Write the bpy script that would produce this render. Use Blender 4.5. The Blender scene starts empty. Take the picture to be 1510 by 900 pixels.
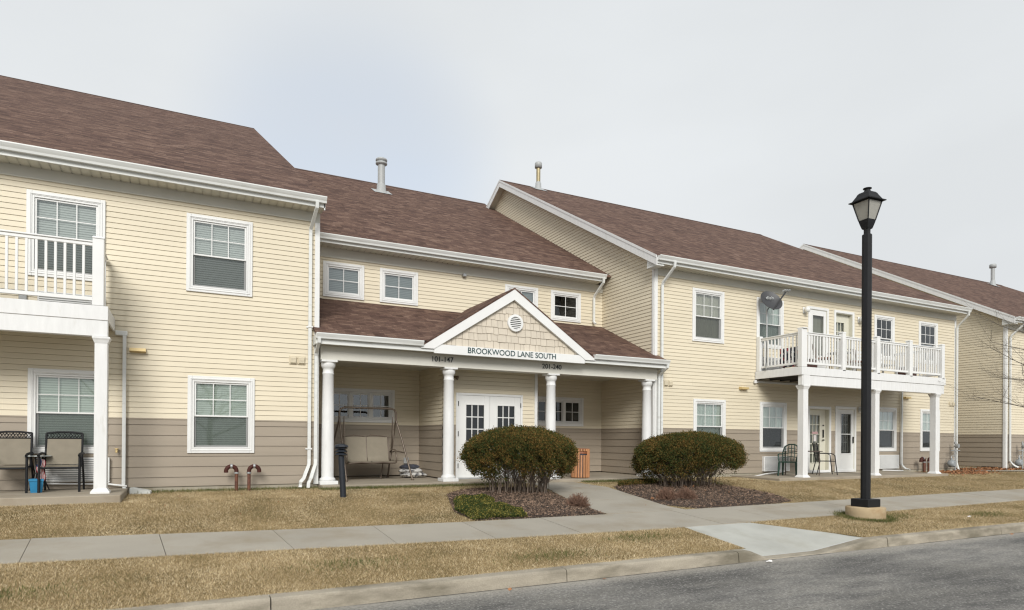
import bpy, math, random
import numpy as np
from mathutils import Vector, Matrix
R = math.radians
rnd = random.Random(7)
rng = np.random.default_rng(11)
scene = bpy.context.scene
COL = scene.collection

# ------------------------------------------------------------------ camera
CZ = 0.942
yaw, pitch, roll = 0.4708, 0.0018, 0.0068
cam_d = bpy.data.cameras.new('camera')
cam = bpy.data.objects.new('camera', cam_d); COL.objects.link(cam)
_f = Vector((math.sin(yaw)*math.cos(pitch), math.cos(yaw)*math.cos(pitch), math.sin(pitch)))
_r = Vector((math.cos(yaw), -math.sin(yaw), 0)); _u = _r.cross(_f)
_r2 = _r*math.cos(roll)+_u*math.sin(roll); _u2 = _u*math.cos(roll)-_r*math.sin(roll)
cam.matrix_world = Matrix(((_r2.x, _u2.x, -_f.x, 0), (_r2.y, _u2.y, -_f.y, 0), (_r2.z, _u2.z, -_f.z, CZ), (0, 0, 0, 1)))
cam_d.sensor_width = 36; cam_d.sensor_fit = 'HORIZONTAL'
cam_d.lens = 36*956/1510
cam_d.shift_y = (647.8-450)/1510
cam_d.clip_end = 3000; cam_d.clip_start = 0.05
scene.camera = cam

# ------------------------------------------------------------------ light: bright overcast, veiled sun behind the camera
SUN_EL, SUN_AZ = R(31), R(203)      # azimuth clockwise from +Y
scene.view_settings.view_transform = 'Standard'
scene.view_settings.look = 'None'
scene.view_settings.gamma = 1
scene.view_settings.exposure = 1.0
scene.view_settings.use_curve_mapping = False
scene.cycles.filter_width = 1.25
w = bpy.data.worlds.new('World'); scene.world = w; w.use_nodes = True
nt = w.node_tree; nt.nodes.clear()
N = nt.nodes.new; L = nt.links.new
sky = N('ShaderNodeTexSky'); sky.sky_type = 'NISHITA'; sky.sun_disc = False
sky.sun_elevation = SUN_EL; sky.sun_rotation = SUN_AZ; sky.air_density = 1.0; sky.dust_density = 1.5
bg1 = N('ShaderNodeBackground'); bg1.inputs[1].default_value = 0.09; L(sky.outputs[0], bg1.inputs[0])
bg2 = N('ShaderNodeBackground'); bg2.inputs[0].default_value = (0.940, 0.975, 1.0, 1); bg2.inputs[1].default_value = 0.375
tc = N('ShaderNodeTexCoord'); mp = N('ShaderNodeMapping'); mp.inputs['Scale'].default_value = (1.0, 1.0, 2.6)
L(tc.outputs['Generated'], mp.inputs[0])
nz = N('ShaderNodeTexNoise'); nz.inputs['Scale'].default_value = 1.7; nz.inputs['Detail'].default_value = 6; nz.inputs['Roughness'].default_value = 0.45
L(mp.outputs[0], nz.inputs['Vector'])
# cloud cover thins toward the low north-west, where the photograph shows pale blue
dt = N('ShaderNodeVectorMath'); dt.operation = 'DOT_PRODUCT'; L(tc.outputs['Generated'], dt.inputs[0])
_b = Vector((0.205, 0.905, 0.372)).normalized(); dt.inputs[1].default_value = _b
m1 = N('ShaderNodeMapRange'); m1.inputs[1].default_value = 0.970; m1.inputs[2].default_value = 1.0; m1.inputs[3].default_value = 0.0; m1.inputs[4].default_value = 1.0
m1.interpolation_type = 'SMOOTHSTEP'; L(dt.outputs['Value'], m1.inputs[0])
m2 = N('ShaderNodeMapRange'); m2.inputs[1].default_value = 0.3; m2.inputs[2].default_value = 0.7; m2.inputs[3].default_value = 0.35; m2.inputs[4].default_value = 1.0; L(nz.outputs[0], m2.inputs[0])
mm = N('ShaderNodeMath'); mm.operation = 'MULTIPLY'; L(m1.outputs[0], mm.inputs[0]); L(m2.outputs[0], mm.inputs[1])
m3 = N('ShaderNodeMath'); m3.operation = 'MULTIPLY'; m3.inputs[1].default_value = 0.36; L(mm.outputs[0], m3.inputs[0])
# faint streaks in the cloud sheet
m4 = N('ShaderNodeMapRange'); m4.inputs[1].default_value = 0.35; m4.inputs[2].default_value = 0.65; m4.inputs[3].default_value = 0.395; m4.inputs[4].default_value = 0.432; L(nz.outputs[0], m4.inputs[0])
L(m4.outputs[0], bg2.inputs[1])
mx = N('ShaderNodeMixShader'); L(m3.outputs[0], mx.inputs[0]); L(bg2.outputs[0], mx.inputs[1]); L(bg1.outputs[0], mx.inputs[2])
wo = N('ShaderNodeOutputWorld'); L(mx.outputs[0], wo.inputs[0])
sd = bpy.data.lights.new('sun', 'SUN'); sd.energy = 1.5; sd.angle = R(24); sd.color = (1.0, 0.975, 0.93)
so = bpy.data.objects.new('sun', sd); COL.objects.link(so)
_s = Vector((math.sin(SUN_AZ)*math.cos(SUN_EL), math.cos(SUN_AZ)*math.cos(SUN_EL), math.sin(SUN_EL)))
so.rotation_euler = _s.to_track_quat('Z', 'Y').to_euler()
so.location = (0, -20, 30)

# ------------------------------------------------------------------ materials
MATS = {}
def newmat(name):
    m = bpy.data.materials.new(name); m.use_nodes = True
    nt = m.node_tree; nt.nodes.clear()
    o = nt.nodes.new('ShaderNodeOutputMaterial')
    return m, nt, o
def pmat(name, col, rough=0.6, spec=0.5, metal=0.0, var=0.12, scale=6.0, bump=0.0, bscale=60.0, stretch=(1, 1, 1), dirt=None, dscale=1.3, dlo=0.5, dhi=0.75, island=0.0, fine=0.0):
    """principled material with noise colour variation, soft dirt blotches and bump"""
    if name in MATS: return MATS[name]
    m, nt, o = newmat(name); N = nt.nodes.new; L = nt.links.new
    p = N('ShaderNodeBsdfPrincipled'); L(p.outputs[0], o.inputs[0])
    p.inputs['Roughness'].default_value = rough; p.inputs['Specular IOR Level'].default_value = spec; p.inputs['Metallic'].default_value = metal
    tc = N('ShaderNodeNewGeometry'); mp = N('ShaderNodeMapping'); mp.inputs['Scale'].default_value = stretch
    L(tc.outputs['Position'], mp.inputs[0])
    n = N('ShaderNodeTexNoise'); n.inputs['Scale'].default_value = scale; n.inputs['Detail'].default_value = 5; L(mp.outputs[0], n.inputs['Vector'])
    mr = N('ShaderNodeMapRange'); mr.inputs[1].default_value = 0.3; mr.inputs[2].default_value = 0.7; mr.inputs[3].default_value = 1-var; mr.inputs[4].default_value = 1+var; L(n.outputs[0], mr.inputs[0])
    v = N('ShaderNodeVectorMath'); v.operation = 'SCALE'; v.inputs[0].default_value = col; L(mr.outputs[0], v.inputs['Scale'])
    out = v.outputs[0]
    if fine:
        n3 = N('ShaderNodeTexNoise'); n3.inputs['Scale'].default_value = bscale; n3.inputs['Detail'].default_value = 2; L(tc.outputs['Position'], n3.inputs['Vector'])
        mr3 = N('ShaderNodeMapRange'); mr3.inputs[1].default_value = 0.3; mr3.inputs[2].default_value = 0.7; mr3.inputs[3].default_value = 1-fine; mr3.inputs[4].default_value = 1+fine; L(n3.outputs[0], mr3.inputs[0])
        v3 = N('ShaderNodeVectorMath'); v3.operation = 'SCALE'; L(out, v3.inputs[0]); L(mr3.outputs[0], v3.inputs['Scale']); out = v3.outputs[0]
    if island:
        mi = N('ShaderNodeMapRange'); mi.inputs[3].default_value = 1-island; mi.inputs[4].default_value = 1+island; L(tc.outputs['Random Per Island'], mi.inputs[0])
        v2 = N('ShaderNodeVectorMath'); v2.operation = 'SCALE'; L(out, v2.inputs[0]); L(mi.outputs[0], v2.inputs['Scale']); out = v2.outputs[0]
    if dirt:
        n2 = N('ShaderNodeTexNoise'); n2.inputs['Scale'].default_value = dscale; n2.inputs['Detail'].default_value = 7; n2.inputs['Roughness'].default_value = 0.6; L(mp.outputs[0], n2.inputs['Vector'])
        r2 = N('ShaderNodeMapRange'); r2.inputs[1].default_value = dlo; r2.inputs[2].default_value = dhi; L(n2.outputs[0], r2.inputs[0])
        mx = N('ShaderNodeMix'); mx.data_type = 'RGBA'; L(r2.outputs[0], mx.inputs[0]); L(out, mx.inputs[6]); mx.inputs[7].default_value = (*dirt, 1); out = mx.outputs[2]
    L(out, p.inputs['Base Color'])
    if bump:
        nb = N('ShaderNodeTexNoise'); nb.inputs['Scale'].default_value = bscale; nb.inputs['Detail'].default_value = 4; L(mp.outputs[0], nb.inputs['Vector'])
        b = N('ShaderNodeBump'); b.inputs['Strength'].default_value = bump; b.inputs['Distance'].default_value = 0.01; L(nb.outputs[0], b.inputs['Height']); L(b.outputs[0], p.inputs['Normal'])
    MATS[name] = m
    return m

WHITE = pmat('white_vinyl', (0.74, 0.74, 0.725), 0.42, var=0.03, scale=2.5, dirt=(0.62, 0.61, 0.57), dscale=2.2, dlo=0.6, dhi=0.95)
WHITE2 = pmat('white_paint_weathered', (0.72, 0.72, 0.71), 0.5, var=0.04, scale=5, dirt=(0.52, 0.50, 0.44), dscale=3.4, dlo=0.60, dhi=0.95, bump=0.1, bscale=25, stretch=(3, 3, 0.6))
GUT = pmat('gutter_metal', (0.70, 0.71, 0.69), 0.35, var=0.03, scale=3, dirt=(0.50, 0.50, 0.46), dscale=4.0, dlo=0.55, dhi=0.85, stretch=(0.4, 1, 3))
CREAM = pmat('cream_aluminium_trim', (0.60, 0.585, 0.525), 0.5, var=0.03, scale=1.5, dirt=(0.53, 0.51, 0.45), dscale=1.8, dlo=0.55, dhi=0.9)
YEL = pmat('yellow_vinyl_siding', (0.680, 0.607, 0.462), 0.55, var=0.028, scale=0.9, stretch=(0.5, 0.5, 3), dirt=(0.63, 0.555, 0.415), dscale=0.7, dlo=0.5, dhi=0.85, bump=0.05, bscale=90, island=0.022)
TAU = pmat('taupe_vinyl_siding', (0.315, 0.265, 0.205), 0.55, var=0.04, scale=1.2, stretch=(0.4, 0.4, 4), dirt=(0.36, 0.305, 0.24), dscale=0.9, dlo=0.5, dhi=0.8, bump=0.08, bscale=60, island=0.02)
SHAKE = pmat('beige_shake_siding', (0.59, 0.525, 0.43), 0.6, var=0.05, scale=5, bump=0.12, bscale=30, stretch=(6, 6, 1), island=0.05)
CORR = pmat('cream_soffit', (0.60, 0.58, 0.50), 0.55, var=0.03, scale=3)
BLKM = pmat('black_metal', (0.009, 0.0095, 0.011), 0.6, 0.3, var=0.15, scale=8)
GREYM = pmat('galvanised_metal', (0.42, 0.43, 0.43), 0.4, metal=0.6, var=0.12, scale=9)
PALEM = pmat('pale_painted_metal', (0.37, 0.38, 0.375), 0.45, var=0.06, scale=9)
RUST = pmat('rusty_brown_pipe', (0.115, 0.045, 0.028), 0.6, var=0.35, scale=14, dirt=(0.21, 0.085, 0.035), dscale=9, bump=0.15, bscale=80)
RUST2 = pmat('red_brown_paint', (0.062, 0.020, 0.015), 0.6, 0.2, var=0.15, scale=14)
BRASS = pmat('brass_lamp', (0.62, 0.47, 0.22), 0.4, metal=0.2, var=0.1)
WOOD = pmat('cedar_slats', (0.47, 0.225, 0.105), 0.6, var=0.18, scale=10, stretch=(4, 4, 0.5), island=0.16)
WOOD2 = pmat('red_bench_wood', (0.26, 0.085, 0.03), 0.55, var=0.2, scale=10, stretch=(1, 4, 4))
CONC = pmat('sidewalk_concrete', (0.330, 0.302, 0.252), 0.85, var=0.07, scale=1.3, dirt=(0.265, 0.225, 0.165), dscale=1.1, dlo=0.48, dhi=0.75, bump=0.12, bscale=140, fine=0.06, island=0.03)
CONC2 = pmat('new_pale_concrete', (0.40, 0.40, 0.365), 0.8, var=0.09, scale=1.6, bump=0.08, bscale=150, fine=0.03, dirt=(0.33, 0.32, 0.275), dscale=1.9, dlo=0.5, dhi=0.8)
KERB = pmat('kerb_concrete', (0.345, 0.305, 0.240), 0.9, var=0.14, scale=3, dirt=(0.165, 0.145, 0.105), dscale=2.0, dlo=0.46, dhi=0.68, bump=0.3, bscale=70, fine=0.10, stretch=(0.6, 1, 2.0), island=0.05)
FOUND = pmat('foundation_concrete', (0.38, 0.345, 0.27), 0.9, var=0.12, scale=3, dirt=(0.27, 0.235, 0.17), dscale=3, dlo=0.5, dhi=0.7, bump=0.3, bscale=50)
SLAB = pmat('patio_concrete', (0.33, 0.285, 0.22), 0.9, var=0.09, scale=1.8, dirt=(0.27, 0.225, 0.165), dscale=1.5, dlo=0.5, dhi=0.75, bump=0.15, bscale=90, fine=0.05)
PEDC = pmat('lamp_footing_concrete', (0.42, 0.325, 0.20), 0.9, var=0.12, scale=5, dirt=(0.30, 0.20, 0.10), dscale=4, dlo=0.48, dhi=0.72, bump=0.35, bscale=50)
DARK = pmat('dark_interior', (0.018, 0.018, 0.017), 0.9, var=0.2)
CURT = pmat('sheer_curtain', (0.68, 0.74, 0.68), 0.9, var=0.16, scale=3.2, stretch=(6, 6, 0.35), bump=0.3, bscale=12)
CURT2 = pmat('beige_curtain', (0.60, 0.57, 0.47), 0.9, var=0.08, scale=2.5, stretch=(5, 5, 0.3))
DOORW = pmat('white_door_paint', (0.72, 0.72, 0.70), 0.4, var=0.025, scale=3)
DOORC = pmat('cream_door_paint', (0.62, 0.60, 0.50), 0.45, var=0.03, scale=3)
SLING = pmat('taupe_sling_fabric', (0.235, 0.205, 0.155), 0.8, var=0.06, scale=8, bump=0.2, bscale=250)
BRONZE = pmat('bronze_tube', (0.135, 0.105, 0.08), 0.4, metal=0.3, var=0.12)
GREENP = pmat('dark_green_plastic', (0.012, 0.045, 0.032), 0.4, var=0.12)
BLUEP = pmat('blue_plastic_pot', (0.02, 0.20, 0.38), 0.45, var=0.1)
RED = pmat('red_cloth', (0.42, 0.03, 0.035), 0.8); NAVY = pmat('navy_cloth', (0.02, 0.03, 0.12), 0.8); WCLOTH = pmat('white_cloth', (0.7, 0.68, 0.66), 0.8)
BOLL = pmat('dark_blue_grey_bollard', (0.012, 0.016, 0.023), 0.5, var=0.1)
BARK = pmat('grey_bark', (0.10, 0.085, 0.07), 0.9, var=0.25, scale=10, bump=0.3)
STEM = pmat('hedge_stem_bark', (0.20, 0.155, 0.12), 0.9, var=0.35, scale=8, island=0.35)
TWIG = pmat('dead_shrub_twigs', (0.215, 0.125, 0.085), 0.9, var=0.25, scale=10, island=0.45)
LEAFD = pmat('dead_leaves', (0.27, 0.125, 0.055), 0.8, var=0.3, scale=10, island=0.5)
CHIP = pmat('mulch_chips', (0.185, 0.125, 0.088), 0.9, var=0.35, scale=6, island=0.85)
MULCH = pmat('mulch_soil', (0.050, 0.034, 0.025), 0.95, var=0.4, scale=25, bump=0.8, bscale=60)
LETTER = pmat('dark_green_letters', (0.015, 0.055, 0.058), 0.4)
BLACKL = pmat('black_letters', (0.012, 0.014, 0.015), 0.4)
PLASTG = pmat('grey_bag_plastic', (0.06, 0.065, 0.085), 0.35, var=0.3, scale=12)
PLASTW = pmat('white_bag_plastic', (0.55, 0.54, 0.52), 0.35, var=0.25, scale=10, dirt=(0.1, 0.1, 0.11), dscale=9, dlo=0.5, dhi=0.56)
GLOBE = pmat('frosted_globe', (0.75, 0.75, 0.72), 0.25, var=0.02)
PAPER = pmat('door_notice_paper', (0.66, 0.62, 0.6), 0.7, var=0.05)

def roof_mat():
    m, nt, o = newmat('brown_shingles'); N = nt.nodes.new; L = nt.links.new
    p = N('ShaderNodeBsdfPrincipled'); L(p.outputs[0], o.inputs[0]); p.inputs['Roughness'].default_value = 0.95; p.inputs['Specular IOR Level'].default_value = 0.2
    uv = N('ShaderNodeUVMap'); uv.uv_map = 'UVMap'
    # per-course horizontal shift gives ragged, unaligned tabs
    def brick(wd, off, fr, sq):
        b = N('ShaderNodeTexBrick'); L(uv.outputs[0], b.inputs['Vector'])
        b.offset = off; b.offset_frequency = fr; b.squash = sq; b.squash_frequency = 3
        b.inputs['Scale'].default_value = 1; b.inputs['Brick Width'].default_value = wd; b.inputs['Row Height'].default_value = 0.143
        b.inputs['Mortar Size'].default_value = 0.0; b.inputs['Color1'].default_value = (0, 0, 0, 1); b.inputs['Color2'].default_value = (1, 1, 1, 1); b.inputs['Mortar'].default_value = (0.5, 0.5, 0.5, 1)
        return b
    b1 = brick(0.17, 0.37, 2, 1.5); b2 = brick(0.31, 0.63, 3, 0.7)
    ad = N('ShaderNodeMath'); ad.operation = 'ADD'; L(b1.outputs[0], ad.inputs[0]); L(b2.outputs[0], ad.inputs[1])
    geo = N('ShaderNodeNewGeometry')
    n = N('ShaderNodeTexNoise'); n.inputs['Scale'].default_value = 0.55; n.inputs['Detail'].default_value = 4; L(geo.outputs['Position'], n.inputs['Vector'])
    n2 = N('ShaderNodeTexNoise'); n2.inputs['Scale'].default_value = 40; n2.inputs['Detail'].default_value = 3; L(geo.outputs['Position'], n2.inputs['Vector'])
    cr = N('ShaderNodeValToRGB'); md = N('ShaderNodeMath'); md.operation = 'MULTIPLY'; md.inputs[1].default_value = 0.5; L(ad.outputs[0], md.inputs[0]); L(md.outputs[0], cr.inputs[0])
    e = cr.color_ramp.elements; e[0].position = 0.0; e[0].color = (0.062, 0.035, 0.027, 1); e[1].position = 1.0; e[1].color = (0.198, 0.128, 0.098, 1)
    a = e.new(0.35); a.color = (0.100, 0.058, 0.045, 1); a = e.new(0.7); a.color = (0.140, 0.085, 0.063, 1)
    # row shadow at the butt of every course, painted into the shingle colour
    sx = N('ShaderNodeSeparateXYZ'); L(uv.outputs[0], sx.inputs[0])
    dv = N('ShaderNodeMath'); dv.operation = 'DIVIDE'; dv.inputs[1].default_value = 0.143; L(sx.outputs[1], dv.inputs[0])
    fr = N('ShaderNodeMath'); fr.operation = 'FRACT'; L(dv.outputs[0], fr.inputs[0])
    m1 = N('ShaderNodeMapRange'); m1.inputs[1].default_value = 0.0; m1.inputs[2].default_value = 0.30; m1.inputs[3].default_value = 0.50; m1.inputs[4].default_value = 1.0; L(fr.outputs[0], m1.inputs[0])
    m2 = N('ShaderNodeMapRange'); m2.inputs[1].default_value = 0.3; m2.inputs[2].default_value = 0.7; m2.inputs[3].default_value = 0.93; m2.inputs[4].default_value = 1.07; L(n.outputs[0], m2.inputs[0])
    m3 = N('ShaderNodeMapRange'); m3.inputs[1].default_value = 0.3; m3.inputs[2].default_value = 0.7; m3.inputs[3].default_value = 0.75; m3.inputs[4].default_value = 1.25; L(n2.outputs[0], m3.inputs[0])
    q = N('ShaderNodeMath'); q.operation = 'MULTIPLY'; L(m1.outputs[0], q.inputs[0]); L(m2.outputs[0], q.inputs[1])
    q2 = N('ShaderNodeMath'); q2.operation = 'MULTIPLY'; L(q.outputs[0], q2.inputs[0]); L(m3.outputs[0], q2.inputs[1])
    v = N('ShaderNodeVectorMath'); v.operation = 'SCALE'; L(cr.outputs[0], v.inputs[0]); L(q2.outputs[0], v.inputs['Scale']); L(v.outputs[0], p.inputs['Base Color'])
    hb = N('ShaderNodeMath'); hb.operation = 'ADD'; L(fr.outputs[0], hb.inputs[0]); L(b1.outputs[0], hb.inputs[1])
    iv = N('ShaderNodeMath'); iv.operation = 'MULTIPLY'; iv.inputs[1].default_value = -1; L(hb.outputs[0], iv.inputs[0])
    bp = N('ShaderNodeBump'); bp.inputs['Strength'].default_value = 0.5; bp.inputs['Distance'].default_value = 0.01; L(iv.outputs[0], bp.inputs['Height']); L(bp.outputs[0], p.inputs['Normal'])
    return m
ROOF = roof_mat()

def glass_mat(name, tint=(0.86, 0.9, 0.88), boost=1.6):
    m, nt, o = newmat(name); N = nt.nodes.new; L = nt.links.new
    t = N('ShaderNodeBsdfTransparent'); t.inputs[0].default_value = (*tint, 1)
    g = N('ShaderNodeBsdfGlossy'); g.inputs['Roughness'].default_value = 0.02; g.inputs[0].default_value = (0.92, 0.95, 0.96, 1)
    f = N('ShaderNodeFresnel'); f.inputs[0].default_value = 1.5
    geo = N('ShaderNodeNewGeometry'); n = N('ShaderNodeTexNoise'); n.inputs['Scale'].default_value = 0.9; n.inputs['Detail'].default_value = 0; L(geo.outputs['Position'], n.inputs['Vector'])
    b = N('ShaderNodeBump'); b.inputs['Strength'].default_value = 0.12; b.inputs['Distance'].default_value = 0.06; L(n.outputs[0], b.inputs['Height']); L(b.outputs[0], g.inputs['Normal'])
    k = N('ShaderNodeMath'); k.operation = 'MULTIPLY'; k.inputs[1].default_value = boost; k.use_clamp = True; L(f.outputs[0], k.inputs[0])
    mx = N('ShaderNodeMixShader'); L(k.outputs[0], mx.inputs[0]); L(t.outputs[0], mx.inputs[1]); L(g.outputs[0], mx.inputs[2]); L(mx.outputs[0], o.inputs[0])
    return m
GLASS = glass_mat('window_glass', boost=3.6)
GLASSD = glass_mat('door_glass', (.62, .65, .64), boost=1.6)
def screen_mat():
    m, nt, o = newmat('insect_screen_mesh'); N = nt.nodes.new; L = nt.links.new
    t = N('ShaderNodeBsdfTransparent'); d = N('ShaderNodeBsdfDiffuse'); d.inputs[0].default_value = (0.045, 0.05, 0.05, 1)
    mx = N('ShaderNodeMixShader'); mx.inputs[0].default_value = 0.40; L(t.outputs[0], mx.inputs[1]); L(d.outputs[0], mx.inputs[2]); L(mx.outputs[0], o.inputs[0])
    return m
SCREEN = screen_mat()
def blind_mat(name, col, dark):
    m, nt, o = newmat(name); N = nt.nodes.new; L = nt.links.new
    p = N('ShaderNodeBsdfPrincipled'); p.inputs['Roughness'].default_value = 0.6; L(p.outputs[0], o.inputs[0])
    g = N('ShaderNodeNewGeometry'); s = N('ShaderNodeSeparateXYZ'); L(g.outputs['Position'], s.inputs[0])
    d = N('ShaderNodeMath'); d.operation = 'DIVIDE'; d.inputs[1].default_value = 0.044; L(s.outputs[2], d.inputs[0])
    f = N('ShaderNodeMath'); f.operation = 'FRACT'; L(d.outputs[0], f.inputs[0])
    r = N('ShaderNodeMapRange'); r.inputs[1].default_value = 0.62; r.inputs[2].default_value = 0.85; L(f.outputs[0], r.inputs[0])
    mx = N('ShaderNodeMix'); mx.data_type = 'RGBA'; mx.inputs[6].default_value = (*col, 1); mx.inputs[7].default_value = (*dark, 1); L(r.outputs[0], mx.inputs[0]); L(mx.outputs[2], p.inputs['Base Color'])
    return m
BLIND = blind_mat('white_slat_blind', (0.80, 0.81, 0.79), (0.34, 0.35, 0.34))
BLIND2 = blind_mat('pale_green_slat_blind', (0.72, 0.77, 0.70), (0.42, 0.46, 0.41))

BLIND3 = blind_mat('grey_slat_blind', (0.36, 0.39, 0.40), (0.22, 0.24, 0.25))
def soft_mat(name, cols, scale, rough=0.85, trans=0.25, isl=0.35):
    """foliage / blade material: colour ramp over patch noise mixed with a random value per leaf"""
    m, nt, o = newmat(name); N = nt.nodes.new; L = nt.links.new
    g = N('ShaderNodeNewGeometry'); n = N('ShaderNodeTexNoise'); n.inputs['Scale'].default_value = scale; n.inputs['Detail'].default_value = 5; L(g.outputs['Position'], n.inputs['Vector'])
    a = N('ShaderNodeMapRange'); a.inputs[1].default_value = 0.25; a.inputs[2].default_value = 0.75; L(n.outputs[0], a.inputs[0])
    mx = N('ShaderNodeMix'); mx.data_type = 'FLOAT'; mx.inputs[0].default_value = isl; L(a.outputs[0], mx.inputs[2]); L(g.outputs['Random Per Island'], mx.inputs[3])
    cr = N('ShaderNodeValToRGB'); L(mx.outputs[0], cr.inputs[0]); e = cr.color_ramp.elements
    e[0].position = cols[0][0]; e[0].color = (*cols[0][1], 1); e[1].position = cols[-1][0]; e[1].color = (*cols[-1][1], 1)
    for ps, c in cols[1:-1]: x = e.new(ps); x.color = (*c, 1)
    d = N('ShaderNodeBsdfPrincipled'); d.inputs['Roughness'].default_value = rough; d.inputs['Specular IOR Level'].default_value = 0.25; L(cr.outputs[0], d.inputs['Base Color'])
    t = N('ShaderNodeBsdfTranslucent'); L(cr.outputs[0], t.inputs[0])
    ms = N('ShaderNodeMixShader'); ms.inputs[0].default_value = trans; L(d.outputs[0], ms.inputs[1]); L(t.outputs[0], ms.inputs[2]); L(ms.outputs[0], o.inputs[0])
    return m
GRASS = soft_mat('dormant_grass', [(0.08, (0.15, 0.15, 0.06)), (0.25, (0.27, 0.20, 0.10)), (0.50, (0.50, 0.375, 0.20)), (0.85, (0.86, 0.73, 0.50))], 1.3, trans=0.15, isl=0.64)
HEDGE = soft_mat('bronzed_hedge_leaves', [(0.15, (0.022, 0.042, 0.010)), (0.42, (0.058, 0.066, 0.015)), (0.62, (0.115, 0.082, 0.020)), (0.88, (0.24, 0.135, 0.040))], 2.4, trans=0.12, isl=0.62)
COVER = soft_mat('ground_cover_leaves', [(0.2, (0.022, 0.045, 0.012)), (0.55, (0.065, 0.085, 0.022)), (0.88, (0.36, 0.29, 0.07))], 2.2, isl=0.7)

def lawn_mat():
    m, nt, o = newmat('dormant_turf'); N = nt.nodes.new; L = nt.links.new
    p = N('ShaderNodeBsdfPrincipled'); p.inputs['Roughness'].default_value = 0.95; p.inputs['Specular IOR Level'].default_value = 0.1; L(p.outputs[0], o.inputs[0])
    g = N('ShaderNodeNewGeometry')
    n = N('ShaderNodeTexNoise'); n.inputs['Scale'].default_value = 1.1; n.inputs['Detail'].default_value = 4; L(g.outputs['Position'], n.inputs['Vector'])
    n2 = N('ShaderNodeTexNoise'); n2.inputs['Scale'].default_value = 60; n2.inputs['Detail'].default_value = 4; L(g.outputs['Position'], n2.inputs['Vector'])
    mx = N('ShaderNodeMix'); mx.data_type = 'FLOAT'; mx.inputs[0].default_value = 0.5; L(n.outputs[0], mx.inputs[2]); L(n2.outputs[0], mx.inputs[3])
    cr = N('ShaderNodeValToRGB'); L(mx.outputs[0], cr.inputs[0]); e = cr.color_ramp.elements
    e[0].position = 0.33; e[0].color = (0.085, 0.075, 0.035, 1); e[1].position = 0.68; e[1].color = (0.36, 0.27, 0.145, 1); a = e.new(0.45); a.color = (0.17, 0.125, 0.06, 1)
    L(cr.outputs[0], p.inputs['Base Color'])
    b = N('ShaderNodeBump'); b.inputs['Strength'].default_value = 0.8; b.inputs['Distance'].default_value = 0.03; L(n2.outputs[0], b.inputs['Height']); L(b.outputs[0], p.inputs['Normal'])
    return m
LAWN = lawn_mat()
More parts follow.
